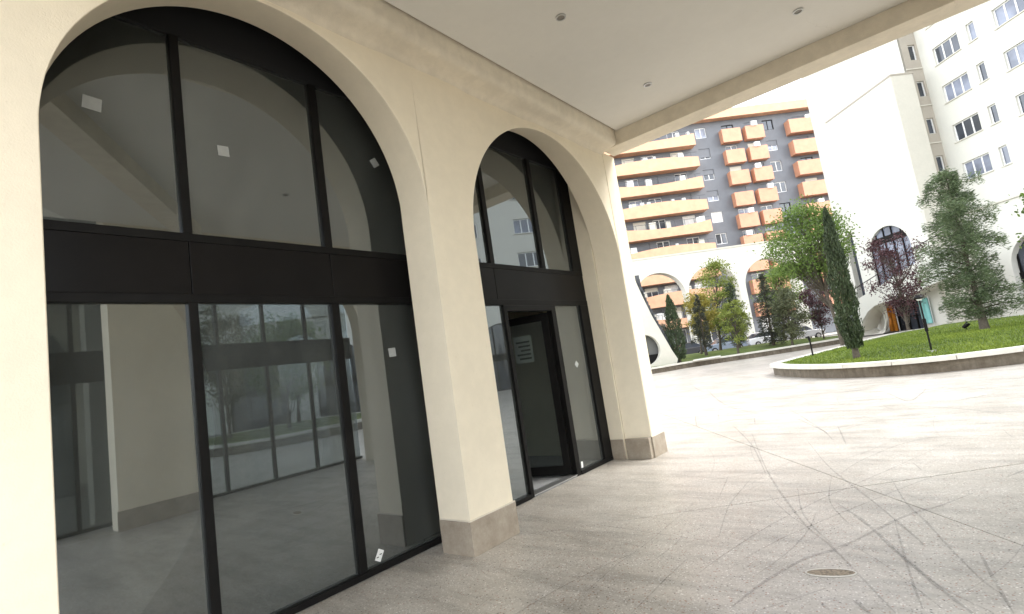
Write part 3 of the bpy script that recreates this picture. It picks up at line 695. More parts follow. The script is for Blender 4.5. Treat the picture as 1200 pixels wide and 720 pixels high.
# grass blades on the nearer lawn
pts = []
while len(pts) < 42000:
    x, y = RNG.uniform(-4.4, 7), RNG.uniform(15.7, 32)
    if RNG.random() > math.exp(-(y - 15.7) / 7.0): continue
    if inside(x, y, PI_): pts.append((x, y, 0))
P = np.array(pts)
PA = np.array([(q.x, q.y) for q in PQ])
P[:, 2] = [phz(p[0], p[1]) for p in P]
ln = RNG.uniform(0.020, 0.045, (len(P), 1)); D = unit(np.c_[RNG.normal(0, .45, (len(P), 2)), np.ones(len(P))]); az_ = RNG.uniform(0, 2 * np.pi, len(P))
Us = np.c_[np.cos(az_), np.sin(az_), np.zeros(len(P))]
P[:, 2] += ln[:, 0] * 0.8
go = bpy.data.objects.new('grass', tri_cloud(P, D, Us, np.c_[ln, RNG.uniform(.006, .012, len(P))], 'grass', M_GRASS)); link(go)
go['kind'] = 'stuff'; go['label'] = 'short green grass growing on the nearer raised lawn'; go['category'] = 'grass'
# pale path over the farther lawn
pth = [on_ground(812, 420.6, .52), on_ground(844, 415.6, .52), on_ground(844, 414.6, .52), on_ground(812, 419.6, .52)]
structure('path', MB().add([(p[0], p[1], bhz(p[0], p[1]) + .02) for p in pth], [(0, 1, 2, 3)]), M_COPING)
# road beyond the lawns
rd = [uv2xy(-40, 50.2), uv2xy(33, 50.2), uv2xy(33, 54.3), uv2xy(-40, 54.3)]
structure('road', MB().add([(x, y, -0.02) for x, y in rd], [(0, 1, 2, 3)]), M_ROAD)

# ================================================================== FAR WHITE ARCADE SCREEN
uvf = lambda s, d, z: (s, d, z)           # town frame: s = u, d = v
scr = Thing('arcade_screen', 'long white free-standing arcade wall in front of the orange apartment block', 'arcade', (26, 55.4, 0), uv=True)
arch_far = [(l, l + 5.75, 6.75, 2.80) for l in (-15.4, -8.85, -2.3, 4.25, 10.8, 17.0, 23.05, 29.55, 36.05)]
scr.part('wall', arched_wall(MB(), uvf, -22, 45, 0, 11.25, 55.4, 56.5, arch_far, 24), M_WHITE, smooth=math.radians(35))
scr.box('cornice', (-22, 55.36, 11.25), (45, 56.54, 11.42), M_IVORY)

# ================================================================== ORANGE AND GREY APARTMENT BLOCK
apt = Thing('apartment_block', 'ten storey blue grey apartment block with orange balconies behind the white arcade', 'building', (36, 71.4, 0), uv=True)
FL = 3.2; VF = 71.0
rows = [31.45 - FL * k for k in range(10)]
holes = []; wins = []
for z in rows:
    for uc in (35.75, 46.05): holes.append((uc - .82, uc + .82, z - .78, z + .78)); wins.append((uc, z, 1.64, 1.56))
    for uc in (39.9, 43.3): holes.append((uc - .9, uc + .9, z - 1.5, z + .75)); wins.append((uc, z - .375, 1.8, 2.25))
    for uc in (13.5, 18.0, 24.3, 27.2, 31.6, 50.8, 55.5): holes.append((uc - .95, uc + .95, z - 1.5, z + .75)); wins.append((uc, z - .375, 1.9, 2.25))
apt.part('wall', holed_wall(MB(), uvf, 2, 62, 0, 33.0, VF, .25, holes), M_SLATE)
apt.box('side_wall', (1.8, VF, 0), (2.0, 86, 33), M_SLATE); apt.box('side_wall', (62, VF, 0), (62.2, 86, 33), M_SLATE); apt.box('rear_wall', (2, 85.8, 0), (62, 86, 33), M_SLATE)
rf = apt.box('roof_fascia', (1.0, VF - 1.1, 33.0), (63, 86.5, 34.3), M_ORANGE_W)
rr = random.Random(5)
for i, (uc, z, w_, h_) in enumerate(wins):
    fr = MB(); a, b, c, d = uc - w_ / 2, uc + w_ / 2, z - h_ / 2, z + h_ / 2; t_ = .09; v0, v1 = VF + .12, VF + .19
    for q in (((a, v0, c), (a + t_, v1, d)), ((b - t_, v0, c), (b, v1, d)), ((a + t_, v0, c), (b - t_, v1, c + t_)), ((a + t_, v0, d - t_), (b - t_, v1, d)), ((uc - t_ / 2, v0, c + t_), (uc + t_ / 2, v1, d - t_))): fr.box(*q)
    wd = apt.part('window', fr, M_WHITEMETAL if rr.random() < .75 else M_BLACK)
    apt.box('pane', (a + .01, v1 - .03, c + .01), (b - .01, v1 - .01, d - .01), rr.choice([M_PANE, M_PANE, M_PANE_BLUE, M_CURTAIN]), wd)
    k_ = rr.random()
    if k_ < .45:     # a roller shutter part of the way down
        apt.box('roller_shutter', (a + .02, v0 - .05, d - h_ * rr.uniform(.25, .95)), (b - .02, v0 - .01, d - .01), M_SLATE if rr.random() < .6 else M_IVORY, wd)
def balcony(u0, u1, zb, ht, depth, mat, wavy=0):
    v0, v1 = VF - depth, VF; mb = MB(); n = 24 if wavy else 2
    prof = [(u0 + (u1 - u0) * i / (n - 1), zb + ht + (wavy * (0.5 + 0.5 * math.sin(i / (n - 1) * 9.0 + zb)) if wavy else 0)) for i in range(n)]
    mb.prism([(u0, zb)] + [(u1, zb)] + [(u, z) for u, z in reversed(prof)], v0, v0 + .14, uvf)
    for s in (u0, u1 - .12): mb.box((s, v0 + .14, zb), (s + .12, v1, zb + ht))
    mb.box((u0 + .12, v0 + .14, zb), (u1 - .12, v1, zb + .2))
    return apt.part('balcony', mb, mat)
for k in range(10):
    zb = 29.25 - FL * k
    if zb < .5: continue
    b = balcony(4, 34.0, zb, 1.25, 1.5, M_ORANGE_W, .62)
    balcony(38.42, 41.25, zb, 2.0, .95, M_ORANGE); balcony(42.0, 44.75, zb + .08, 2.0, .95, M_ORANGE); balcony(48.5, 56.0, zb + .1, 2.05, 1.2, M_ORANGE)
    # dark rail above the long parapet and clutter on it
    mb = MB()
    for u in np.arange(5, 33.9, 1.4): mb.box((u, VF - 1.44, zb + 1.2), (u + .05, VF - 1.40, zb + 2.1))
    mb.box((4.1, VF - 1.45, zb + 2.1), (33.9, VF - 1.39, zb + 2.15)); apt.part('railing', mb, M_SLATE_D, b)
    for j in range(9):
        u = rr.uniform(10, 33.3); s = rr.uniform(.3, .7)
        bm_ = MB().box((u, VF - 1.2, zb + .2), (u + s * rr.uniform(.8, 1.6), VF - .8, zb + 1.9 + s * .7)); apt.part('balcony_clutter', bm_, rr.choice([M_CURTAIN, M_WHITEMETAL, M_IVORY]), b)
    for u0, u1 in ((38.42, 41.25), (42.0, 44.75), (48.6, 53)):
        if rr.random() < .65:
            u = rr.uniform(u0 + .2, u1 - 1.1); apt.box('air_conditioner', (u, VF - 1.1, zb + 2.0), (u + .8, VF - .75, zb + 2.65), M_WHITEMETAL)

# ================================================================== WHITE BUILDING ON THE RIGHT
wb = Thing('white_block', 'tall white apartment block with rows of small windows at the right edge', 'building', (35, 30, 0), uv=True)
uF = lambda s, d, z: (d, s, z)            # facades that run along v: s = v, d = u
def win_part(tg, vc, zc, w_, h_, u, pane_mat, three=True, sill=True, opened=False):
    fr = MB(); a, b, c, d = vc - w_ / 2, vc + w_ / 2, zc - h_ / 2, zc + h_ / 2; t_ = .07; u0, u1 = u + .14, u + .20
    for q in (((u0, a, c), (u1, a + t_, d)), ((u0, b - t_, c), (u1, b, d)), ((u0, a + t_, c), (u1, b - t_, c + t_)), ((u0, a + t_, d - t_), (u1, b - t_, d))): fr.box(*q)
    if three:
        for f in (1 / 3, 2 / 3): fr.box((u0, a + w_ * f - .045, c + t_), (u1, a + w_ * f + .045, d - t_))
    wd = tg.part('window', fr, M_WHITEMETAL)
    tg.box('pane', (u1 - .03, a + .01, c + .01), (u1 - .012, b - .01, d - .01), pane_mat, wd)
    if three:
        k_ = rr.randrange(3); x0 = a + w_ * k_ / 3
        if rr.random() < .8: tg.box('curtain', (u1 - .010, x0 + .06, c + .05), (u1 - .004, x0 + w_ / 3 - .06, d - .05), M_CURTAIN, wd)
    if sill: tg.box('sill', (u - .08, a - .08, c - .07), (u + .14, b + .08, c - .005), M_IVORY, wd)
    return wd
wrows = [22.05, 19.15, 16.25, 13.3, 10.45]
H = []; W = []
for z in wrows:
    for vc, w_, h_, th3 in ((32.48, 1.95, 1.25, True), (30.57, .55, 1.25, False), (28.1, 1.95, 1.25, True), (25.9, .55, 1.25, False), (23.2, 1.95, 1.25, True), (18.5, 1.95, 1.25, True), (14.5, 1.95, 1.25, True), (9.5, 1.95, 1.25, True), (4.5, 1.95, 1.25, True), (-.5, 1.95, 1.25, True), (-5.5, 1.95, 1.25, True), (-10.5, 1.95, 1.25, True), (-15.5, 1.95, 1.25, True)):
        zz = z - (.25 if vc < 29 else 0); H.append((vc - w_ / 2, vc + w_ / 2, zz - h_ / 2, zz + h_ / 2)); W.append((vc, zz, w_, h_, th3))
wb.part('wall', holed_wall(MB(), uF, -24, 34.5, 7.72, 26, 35.0, .22, H), M_WHITE)
for vc, zz, w_, h_, th3 in W: win_part(wb, vc, zz, w_, h_, 35.0, rr.choice([M_PANE, M_PANE_BLUE, M_PANE_BLUE]), th3)
wb.part('ground_floor_wall', arched_wall(MB(), uF, -24, 34.5, 0, 7.60, 34.98, 35.5, [(27.75, 31.9, 3.3, 2.0), (21.6, 25.75, 3.3, 2.0), (15.4, 19.55, 3.3, 2.0), (9.2, 13.35, 3.3, 2.0), (3.0, 7.15, 3.3, 2.0), (-3.2, .95, 3.3, 2.0), (-9.4, -5.25, 3.3, 2.0), (-15.6, -11.45, 3.3, 2.0)], 28), M_WHITE, smooth=math.radians(35))
wb.box('ledge', (34.86, -24, 7.60), (35.4, 34.5, 7.72), M_IVORY)
for v0 in (27.75, 21.6, 15.4, 9.2, 3.0, -3.2, -9.4, -15.6):
    v1 = v0 + 4.15; g_ = wb.box('arched_glazing', (35.42, v0 - .1, 0.0), (35.46, v1 + .1, 5.4), M_PANE)
    fr = MB().box((35.34, v0, 2.3), (35.42, v1, 2.85))
    for f in (.02, .33, .66, .97): fr.box((35.35, v0 + 4.15 * f - .05, 0), (35.415, v0 + 4.15 * f + .05, 5.35))
    wb.part('frame', fr, M_BLACK, g_)
wb.box('rear_mass', (35.6, -24, 0), (49, 34.5, 25.9), M_WHITE)
# stair strip with narrow windows, turned to the camera
hs_ = [(34.55 - .28, 34.55 + .28, z - .6, z + .6) for z in (23.2, 20.3, 17.4, 14.5, 11.6)]
sf = lambda s, d, z: (s, d, z)
wb.part('stair_wall', holed_wall(MB(), sf, 33.70, 35.0, 0, 26, 34.502, .2, hs_), M_ROOF_SHADE)  # brown tone stands for the shade on this camera-facing strip
for a, b, c, d in hs_:
    fr = MB()
    for q in (((a, 34.62, c), (a + .06, 34.68, d)), ((b - .06, 34.62, c), (b, 34.68, d)), ((a + .06, 34.62, c), (b - .06, 34.68, c + .06)), ((a + .06, 34.62, d - .06), (b - .06, 34.68, d))): fr.box(*q)
    wd = wb.part('window', fr, M_WHITEMETAL); wb.box('pane', (a + .01, 34.69, c + .01), (b - .01, 34.70, d - .01), M_PANE, wd)
    wb.box('lintel_band', (33.72, 34.44, c - .75), (34.98, 34.50, c - .68), M_IVORY)
wb.part('far_wing_wall', arched_wall(MB(), uF, 34.75, 45.45, 0, 29, 33.80, 34.3, [(42.6, 44.6, 8.2, 1.0)], 20), M_WHITE, smooth=math.radians(35))
wb.box('far_wing_glazing', (34.25, 42.5, 2.0), (34.29, 44.7, 9.3), M_PANE)
wb.box('far_wing_mass', (34.4, 34.75, 0), (49, 45.4, 28.9), M_WHITE)

# low white wing with the big arched window, door and stair
lw = Thing('white_wing', 'blank white projecting wing with one big arched window above a glass entrance', 'building', (32, 38, 0), uv=True)
uw = lambda s, d, z: (d, s, z)
ZS = 3.35
lw.part('upper_wall', arched_wall(MB(), uw, 34.33, 41.15, ZS, 18.45, 32.0, 32.35, [(35.80, 39.85, 6.20, 1.95)], 36), M_WHITE, smooth=math.radians(35))
lw.part('ground_wall', holed_wall(MB(), uw, 34.33, 41.15, 0, ZS, 32.0, .35, [(36.15, 38.75, -0.001, 2.25)]), M_WHITE)
lw.box('front_wall', (32.0, 34.10, 0), (33.69, 34.328, 18.45), M_IVORY)  # darker ivory stands for the weaker light on this camera-facing side
lw.box('end_wall', (32.0, 41.152, 0), (33.79, 41.35, 18.45), M_WHITE)
lw.box('roof', (31.97, 34.07, 18.45), (33.78, 41.38, 18.58), M_ROOF_SHADE)
lw.box('room_mass', (33.0, 34.34, 0.0), (33.69, 41.14, 18.4), M_DARKROOM)
ag = lw.box('arched_glazing', (32.24, 35.75, ZS), (32.27, 39.9, 8.2), M_PANE_BLUE)
fr = MB().box((32.14, 35.82, 6.95), (32.235, 39.83, 7.45))
for f in (.0, .2, .42, .62, .82, 1): fr.box((32.15, 35.85 + 3.95 * f - .04, ZS), (32.23, 35.85 + 3.95 * f + .04, 8.1))
lw.part('frame', fr, M_BLACK, ag)
ge = lw.box('glass_entrance', (32.22, 36.16, 0.02), (32.25, 38.74, 2.24), M_PANE)
fr = MB()
for v in (36.2, 37.0, 37.75, 38.7): fr.box((32.12, v - .05, .02), (32.215, v + .05, 2.2))
fr.box((32.12, 36.16, 2.1), (32.215, 38.74, 2.24)); fr.box((32.12, 36.16, 1.0), (32.20, 38.74, 1.06)); lw.part('frame', fr, M_BLACK, ge)
def banner(vc, w_, z0, z1, col, nm, label):
    t = Thing('banner', label, 'banner', (31.8, vc, 0), uv=True)
    m_ = simple(nm, col, .6, 0, .08, 3)
    n_ = 12; P0 = [(31.80 + .04 * math.sin(i * 1.1), vc - w_ / 2 + w_ * i / (n_ - 1)) for i in range(n_)]
    V = [(u, v, z0) for u, v in P0] + [(u, v, z1) for u, v in P0] + [(u + .02, v, z0) for u, v in P0] + [(u + .02, v, z1) for u, v in P0]
    F = [(i, i + 1, n_ + i + 1, n_ + i) for i in range(n_ - 1)] + [(2 * n_ + i, 2 * n_ + i + 1, 3 * n_ + i + 1, 3 * n_ + i) for i in range(n_ - 1)]
    t.part('cloth', MB().add(V, F), m_)
    t.part('pole', MB().tube([(31.83, vc - w_ / 2 - .04, 0), (31.83, vc - w_ / 2 - .04, z1 + .1)], [.025, .025]).tube([(31.83, vc + w_ / 2 + .04, 0), (31.83, vc + w_ / 2 + .04, z1 + .1)], [.025, .025]), M_STEEL)
banner(38.95, .85, .05, 2.1, (0.72, 0.27, 0.03), 'orange_banner_cloth', 'upright orange banner left of the glass entrance')
banner(35.75, .80, .35, 2.2, (0.22, 0.50, 0.47), 'teal_banner_cloth', 'upright pale teal banner right of the glass entrance')

# ------------------------------------------------------------------ sweeping stairs with round openings
def holed_profile(mb, outline, hole_c, hole_r, d0, d1, fn, n=32):
    """outline (s,z) star-shaped about the hole: ring of quads between hole and outline"""
    R = []
    m = len(outline)
    for i in range(n):
        a = 2 * math.pi * i / n; dx, dz = math.cos(a), math.sin(a); best = None
        for j in range(m):
            (x1, z1), (x2, z2) = outline[j], outline[(j + 1) % m]; ex, ez = x2 - x1, z2 - z1; det = dx * (-ez) + ex * dz
            if abs(det) < 1e-9: continue
            t = ((x1 - hole_c[0]) * (-ez) + ex * (z1 - hole_c[1])) / det; k = (dx * (z1 - hole_c[1]) - dz * (x1 - hole_c[0])) / det
            if t > 0 and -1e-6 <= k <= 1 + 1e-6 and (best is None or t < best): best = t
        R.append((hole_c[0] + dx * best, hole_c[1] + dz * best))
    Hh = [(hole_c[0] + hole_r * math.cos(2 * math.pi * i / n), hole_c[1] + hole_r * math.sin(2 * math.pi * i / n)) for i in range(n)]
    V = [fn(s, d0, z) for s, z in Hh] + [fn(s, d0, z) for s, z in R] + [fn(s, d1, z) for s, z in Hh] + [fn(s, d1, z) for s, z in R]
    F = []
    for i in range(n):
        j = (i + 1) % n
        F += [(i, j, n + j, n + i), (2 * n + i, 3 * n + i, 3 * n + j, 2 * n + j), (i, 2 * n + i, 2 * n + j, j), (n + i, n + j, 3 * n + j, 3 * n + i)]
    return mb.add(V, F)
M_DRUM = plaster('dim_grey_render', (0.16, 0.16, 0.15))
st1 = Thing('sweeping_stair', 'white sweeping stair flank with a round opening, left of the small cypress', 'stair', (10.4, 32.3, 0), uv=True, group='white sculptural stairs')
out1 = [(12.05, .36), (11.88, .75), (11.68, 1.18), (11.38, 1.98), (11.08, 2.78), (10.80, 3.5), (10.46, 4.65), (10.20, 5.6), (9.95, 6.6), (9.6, 7.1), (8.0, 7.1), (7.2, 5.2), (7.0, 2.6), (7.0, .36)]
st1.part('flank_wall', holed_profile(MB(), out1, (9.95, 1.45), .98, 32.3, 32.65, uvf, 48), M_IVORY, smooth=math.radians(40))
# stepped strip behind the flank, its dark grey standing for the shaded thickness
sl = MB(); edge = [(12.12, .36), (11.95, .75), (11.82, 1.25), (11.58, 1.9), (11.36, 2.5), (11.10, 3.2), (10.84, 4.0), (10.62, 4.8), (10.50, 5.5), (10.44, 6.3)]
for (a, za), (b, zb) in zip(edge, edge[1:]):
    for k in range(3):
        f0, f1 = k / 3, (k + 1) / 3; s0_, s1_ = a + (b - a) * f0, a + (b - a) * f1; zt = za + (zb - za) * f1
        sl.box((s1_ - .45, 32.66, max(.36, zt - .75)), (s0_ + .07, 34.1, zt))
st1.part('shaded_edge_steps', sl, M_SLATE_D)
st1.part('inner_drum', MB().prism([(9.95 + 1.3 * math.cos(t), 1.45 + 1.3 * math.sin(t)) for t in np.linspace(0, 2 * math.pi, 28, endpoint=False)], 32.95, 33.1, uvf), M_DRUM)
st1.box('opening_dark_plate', (8.7, 32.72, .40), (11.15, 32.90, 1.12), M_BLACK)  # black plate put in for the darkness low inside the opening
st2 = Thing('sweeping_stair', 'white sweeping stair with a ring opening climbing to the arched window', 'stair', (30.2, 38, 0), uv=True, group='white sculptural stairs')
up = [(40.6, 2.75), (39.4, 3.12), (38.4, 3.36), (37.0, 3.72), (35.66, 4.17), (34.0, 4.58), (32.6, 4.88), (31.0, 5.1)]
lo = [(31.0, 3.3), (33.1, 2.95), (34.6, 2.6), (36.2, 2.4), (37.45, 2.36)]
st2.part('ramp_flank', MB().prism(up + lo + [(38.4, 2.2), (39.2, 1.85), (40.0, 1.2), (40.6, .3)], 30.2, 30.5, uF), M_WHITE)
st2.part('ramp_slab', MB().prism([(v, z - .75) for v, z in up] + [(v, z + .02) for v, z in lo] + [(38.4, 2.22), (39.2, 1.87), (40.0, 1.22), (40.6, .4)], 30.502, 31.75, uF), M_IVORY)
# shell: a funnel from the sweeping lower edge in to the round opening
oc = (39.95, 1.10); rim = [(31.4, .02), (31.4, 3.22), (33.1, 2.94), (34.6, 2.59), (36.2, 2.39), (37.45, 2.35), (38.4, 2.19), (39.2, 1.84), (40.0, 1.19), (40.6, .3), (40.65, .02)]
def shell(n=56):
    mb = MB(); lim = [(v if v > 37.35 else 37.35, z) for v, z in rim]; lim = [(38.0, .02), (37.35, 1.2), (37.30, 2.36)] + [(37.45, 2.35), (38.4, 2.19), (39.2, 1.95), (40.0, 1.80), (40.75, 1.45), (41.0, .9), (41.05, .02)]
    R_ = []; m = len(lim)
    for i in range(n):
        a = 2 * math.pi * i / n; dx, dz = math.cos(a), math.sin(a); best = 9
        for j in range(m):
            (x1, z1), (x2, z2) = lim[j], lim[(j + 1) % m]; ex, ez = x2 - x1, z2 - z1; det = dx * (-ez) + ex * dz
            if abs(det) < 1e-9: continue
            t = ((x1 - oc[0]) * (-ez) + ex * (z1 - oc[1])) / det; k = (dx * (z1 - oc[1]) - dz * (x1 - oc[0])) / det
            if t > 0 and -1e-6 <= k <= 1 + 1e-6: best = min(best, t)
        R_.append((oc[0] + dx * best, oc[1] + dz * best))
    H_ = [(oc[0] + .86 * math.cos(2 * math.pi * i / n), oc[1] + .98 * math.sin(2 * math.pi * i / n)) for i in range(n)]
    V = [(30.22, v, z) for v, z in R_] + [(30.95, (v + a) / 2, (z + b) / 2) for (v, z), (a, b) in zip(R_, H_)] + [(31.45, v, z) for v, z in H_] + [(31.60, v, z) for v, z in H_]
    F = [(k * n + i, k * n + (i + 1) % n, (k + 1) * n + (i + 1) % n, (k + 1) * n + i) for k in range(3) for i in range(n)]
    return mb.add(V, F)
st2.part('shell', shell(), M_IVORY, smooth=math.radians(50))
ring = MB(); n = 40
for i in range(n):
    a0, a1 = 2 * math.pi * i / n, 2 * math.pi * (i + 1) / n
    def rp(a, r): return (oc[0] + r * .86 * math.cos(a), oc[1] + r * .98 * math.sin(a))
    ring.prism([rp(a0, .93), rp(a0, 1.06), rp(a1, 1.06), rp(a1, .93)], 31.36, 31.64, uF)
st2.part('ring_opening', ring, M_WHITE, smooth=math.radians(40))
hr = MB(); pts_ = [(30.35, v, z + .95) for v, z in up[:4]] + [(30.35, v, z + 1.05) for v, z in up[4:]]
hr.tube(pts_, [.03] * len(pts_), 6)
for v, z in up: hr.tube([(30.35, v, z - .05), (30.35, v, z + .97)], [.018, .018], 5)
st2.part('handrail', hr, M_BLACK)

# ================================================================== TREES
def trunk_mesh(rng, base, top, r0, r1, bend=0.15, n=7):
    pts = []; 
    for i in range(n + 1):
        t = i / n; j = np.array([rng.normal(0, bend * .35), rng.normal(0, bend * .35), 0]) * (0 if i in (0,) else 1)
        pts.append(np.array(base) * (1 - t) + np.array(top) * t + j * t)
    rad = [r0 * (1 - i / n) + r1 * (i / n) for i in range(n + 1)]
    rad[0] *= 1.35
    return pts, rad
TREES = 0
def make_tree(name, label, x, y, zg, kind, ztop, zbot, rx, leaf, n, size, seed, lean=(0, 0), off=(0, 0), group='trees on the raised lawns', r0=None, part='crown', ex=.62):
    zg = bhz(x, y) if zg == zb_ else zg; rng = np.random.default_rng(seed); t = Thing(name, label, 'tree', (x, y, zg), group=group)
    cx, cy = x + off[0], y + off[1]; h = ztop - zg; wood = MB(); L = []; Dn = []; Sz = []
    if kind == 'round':
        r0 = r0 or 0.035 + h * 0.009
        fork = zbot + (ztop - zbot) * .15
        pts, rad = trunk_mesh(rng, (x, y, zg - .05), (cx + lean[0], cy + lean[1], zbot + (ztop - zbot) * .8), r0, r0 * .18, .12)
        wood.tube(pts, rad, 7)
        zc, rz = (ztop + zbot) / 2, (ztop - zbot) / 2
        nc = max(16, int(n / 55)); cl = []
        while len(cl) < nc:
            p = rng.uniform(-1, 1, 3); q = np.linalg.norm(p)
            if q > 1 or q < .35 or rng.random() > .35 + q * .65: continue
            shape = (1.0 + .45 * p[2]) if leaf is L_PUR else 1.0 - .28 * max(0, p[2])
            cl.append(np.array([cx + p[0] * rx * shape, cy + p[1] * rx * shape, zc + p[2] * rz]))
        for c in cl:
            k = min(1, max(.1, (c[2] - pts[0][2]) / (pts[-1][2] - pts[0][2]) * .72)); i = int(k * (len(pts) - 1)); a = np.array(pts[i])
            mid = (a + c) / 2 + np.array([0, 0, -.06 * h * rng.random()])
            wood.tube([a, mid, c], [rad[i] * .5, rad[i] * .28, .008], 5, cap=False)
            m = max(6, int(1.5 * n / nc * rng.uniform(.4, 1.6))); sp = rx * rng.uniform(.11, .22)
            g = rng.normal(0, 1, (m, 3)) * np.array([sp, sp, sp * .75]); L.append(c + g)
            d = unit(g * .35 + rng.normal(0, sp, (m, 3))); Dn.append(d); Sz.append(np.c_[rng.uniform(.45, .95, m) * size, rng.uniform(.32, .55, m) * size])
    elif kind == 'cypress':
        pts, rad = trunk_mesh(rng, (x, y, zg - .05), (cx, cy, ztop - .3), .05 + h * .006, .015, .03); wood.tube(pts, rad, 7)
        for s_ in range(3): wood.tube([(x, y, zg + .02), (x + rng.normal(0, .08), y + rng.normal(0, .08), zbot + .4)], [.03, .012], 5)
        tt = rng.beta(1.0, 1.15, n); ang = rng.uniform(0, 2 * np.pi, n)
        prof = rx * np.minimum(1, (tt / .16) ** .7 * .45 + .55) * np.clip(1 - tt ** 2.8, 0, 1) ** .78
        lump = 1 + .20 * np.sin(ang * 3 + tt * 23) + .10 * np.sin(ang * 5 - tt * 41)
        rr_ = prof * lump * rng.uniform(.50, 1.06, n) ** .5 * np.where(rng.random(n) < .07, rng.uniform(1.05, 1.3, n), 1)
        zz = zbot + tt * (ztop - zbot); fx = cx * tt + x * (1 - tt); fy = cy * tt + y * (1 - tt)
        L.append(np.c_[fx + rr_ * np.cos(ang), fy + rr_ * np.sin(ang), zz])
        Dn.append(unit(np.c_[np.cos(ang) * .38, np.sin(ang) * .38, np.ones(n)] + rng.normal(0, .25, (n, 3)))); Sz.append(np.c_[rng.uniform(.7, 1.5, n) * size, rng.uniform(.22, .42, n) * size])
    else:   # conifer with tiers of drooping branches
        pts, rad = trunk_mesh(rng, (x, y, zg - .05), (cx, cy, ztop), .05 + h * .010, .012, .05); wood.tube(pts, rad, 8)
        nb = int(40 * h / 2.2) if kind == 'cedar' else int(15 * h / 2)
        per = max(5, n // nb)
        for b in range(nb):
            t_ = (b + rng.random()) / nb; ang = b * 2.39996 + rng.normal(0, .3); zz = zbot + (ztop - zbot) * t_
            wid = rx * (1 - t_) ** (ex if kind == 'cedar' else .85) * (min(1, .62 + t_ * 3.2)) * rng.uniform(.40, 1.22) + .06
            k = (zz - zg) / h; a = np.array([x + (cx - x) * k, y + (cy - y) * k, zz])
            rise = wid * (rng.uniform(-.10, .45) + .5 * t_) if kind == 'cedar' else wid * rng.uniform(-.25, .15); dr = np.array([math.cos(ang), math.sin(ang), 0])
            m1 = a + dr * wid * .5 + np.array([0, 0, rise * .8]); e = a + dr * wid + np.array([0, 0, rise * .55 - wid * .08])
            wood.tube([a, m1, e], [.022 * (1.1 - t_), .014 * (1.1 - t_), .004], 4, cap=False)
            m = int(per * (.35 + 1.3 * wid / rx)); s_ = rng.beta(1.7, 1.1, m)[:, None]
            p = (1 - s_) ** 2 * a + 2 * s_ * (1 - s_) * m1 + s_ ** 2 * e; side = np.cross(dr, [0, 0, 1])
            spread = (rng.normal(0, .17, (m, 1)) * wid * (1.15 - s_ * .7) + rng.normal(0, .03, (m, 1)))
            p = p + side * spread + np.array([0, 0, 1]) * rng.normal(-.01, .058, (m, 1)) * (1 + wid)
            L.append(p); Dn.append(unit(dr * .8 + side * np.sign(spread) * .55 + rng.normal(0, .35, (m, 3)) + np.array([0, 0, .05]))); Sz.append(np.c_[rng.uniform(.6, 1.5, m) * size, rng.uniform(.14, .30, m) * size])
    P = np.concatenate(L); D = np.concatenate(Dn); S = np.concatenate(Sz)
    U_ = unit(np.cross(D, rng.normal(0, 1, D.shape)))
    t.part('trunk', wood, M_BARK, smooth=math.radians(60))
    me = tri_cloud(P - np.array([x, y, zg]), D, U_, S, part, leaf)
    o = bpy.data.objects.new(part, me); link(o, t.o)
    return t
zb_ = .41
make_tree('cypress_tree', 'small narrow dark cypress beside the white sweeping stair', -12.81, 32.43, zb_, 'cypress', 4.75, .6, .50, L_CYP, 4200, .08, 1)
make_tree('conifer_tree', 'low grey green conifer tucked behind the small cypress', -14.30, 34.3, zb_, 'cedar', 3.0, .55, .85, L_BCON, 2600, .09, 2)
make_tree('golden_tree', 'young tree with golden yellow green leaves, second from the small cypress', -13.23, 37.75, zb_, 'round', 5.4, 1.55, 1.15, L_GOLD, 3400, .10, 3, off=(.35, .2))
make_tree('yellow_green_tree', 'tallest of the yellow green young trees, with bare twigs at its top', -12.90, 41.02, zb_, 'round', 7.5, 1.9, 1.5, L_YEL, 4200, .105, 4, off=(.6, .3))
make_tree('conifer_tree', 'dark slim conifer in front of the golden tree', -12.25, 35.81, zb_, 'spruce', 4.7, 1.15, .80, L_DCON, 3200, .085, 5, off=(.1, .05))
make_tree('yellow_green_tree', 'small low yellow green tree at the front edge of the farther lawn', -9.9, 34.9, zb_, 'round', 3.95, 1.05, .85, L_YEL, 2300, .085, 6, off=(.1, .1))
make_tree('conifer_tree', 'dark green conifer right of the tallest yellow green tree', -11.33, 40.44, zb_, 'cedar', 5.4, .8, 1.15, L_CYP, 4200, .09, 7, off=(.15, .1))
make_tree('conifer_tree', 'sooty dark conifer standing left of the olive green tree', -8.70, 39.09, zb_, 'cedar', 5.45, .65, 1.15, L_DCON, 5200, .09, 8, off=(.1, .1))
make_tree('lime_tree', 'lime green round tree top showing above the olive tree', -8.95, 44.0, zb_, 'round', 6.7, 2.6, 1.7, L_LIME, 4600, .10, 9, off=(.4, .3))
make_tree('olive_tree', 'bushy olive green tree with foliage down to the lawn', -7.31, 37.9, zb_, 'round', 4.2, .55, 1.05, L_OLI, 5200, .08, 10, off=(.1, .1))
make_tree('plum_tree', 'smaller purple leaved tree left of the big green tree trunk', -6.10, 42.2, zb_, 'round', 4.15, 1.15, 1.0, L_PUR, 2400, .085, 11)
make_tree('deciduous_tree', 'tall broad fresh green tree with a thin leaning trunk behind the cypress', -3.32, 27.77, .44, 'round', 7.05, 3.65, 1.66, L_DEC, 8200, .085, 12, off=(-.5, -.3), r0=.085)
make_tree('cypress_tree', 'tall dark columnar cypress on the nearer raised lawn', -1.86, 17.67, phz(-1.86, 17.67), 'cypress', 4.86, .72, .275, L_CYP, 13000, .046, 13, off=(.04, .02))
make_tree('plum_tree', 'larger purple leaved tree in front of the arched window', -1.16, 37.6, .05, 'round', 6.0, 1.3, 1.45, L_PUR, 3600, .085, 14, off=(-.05, 0))
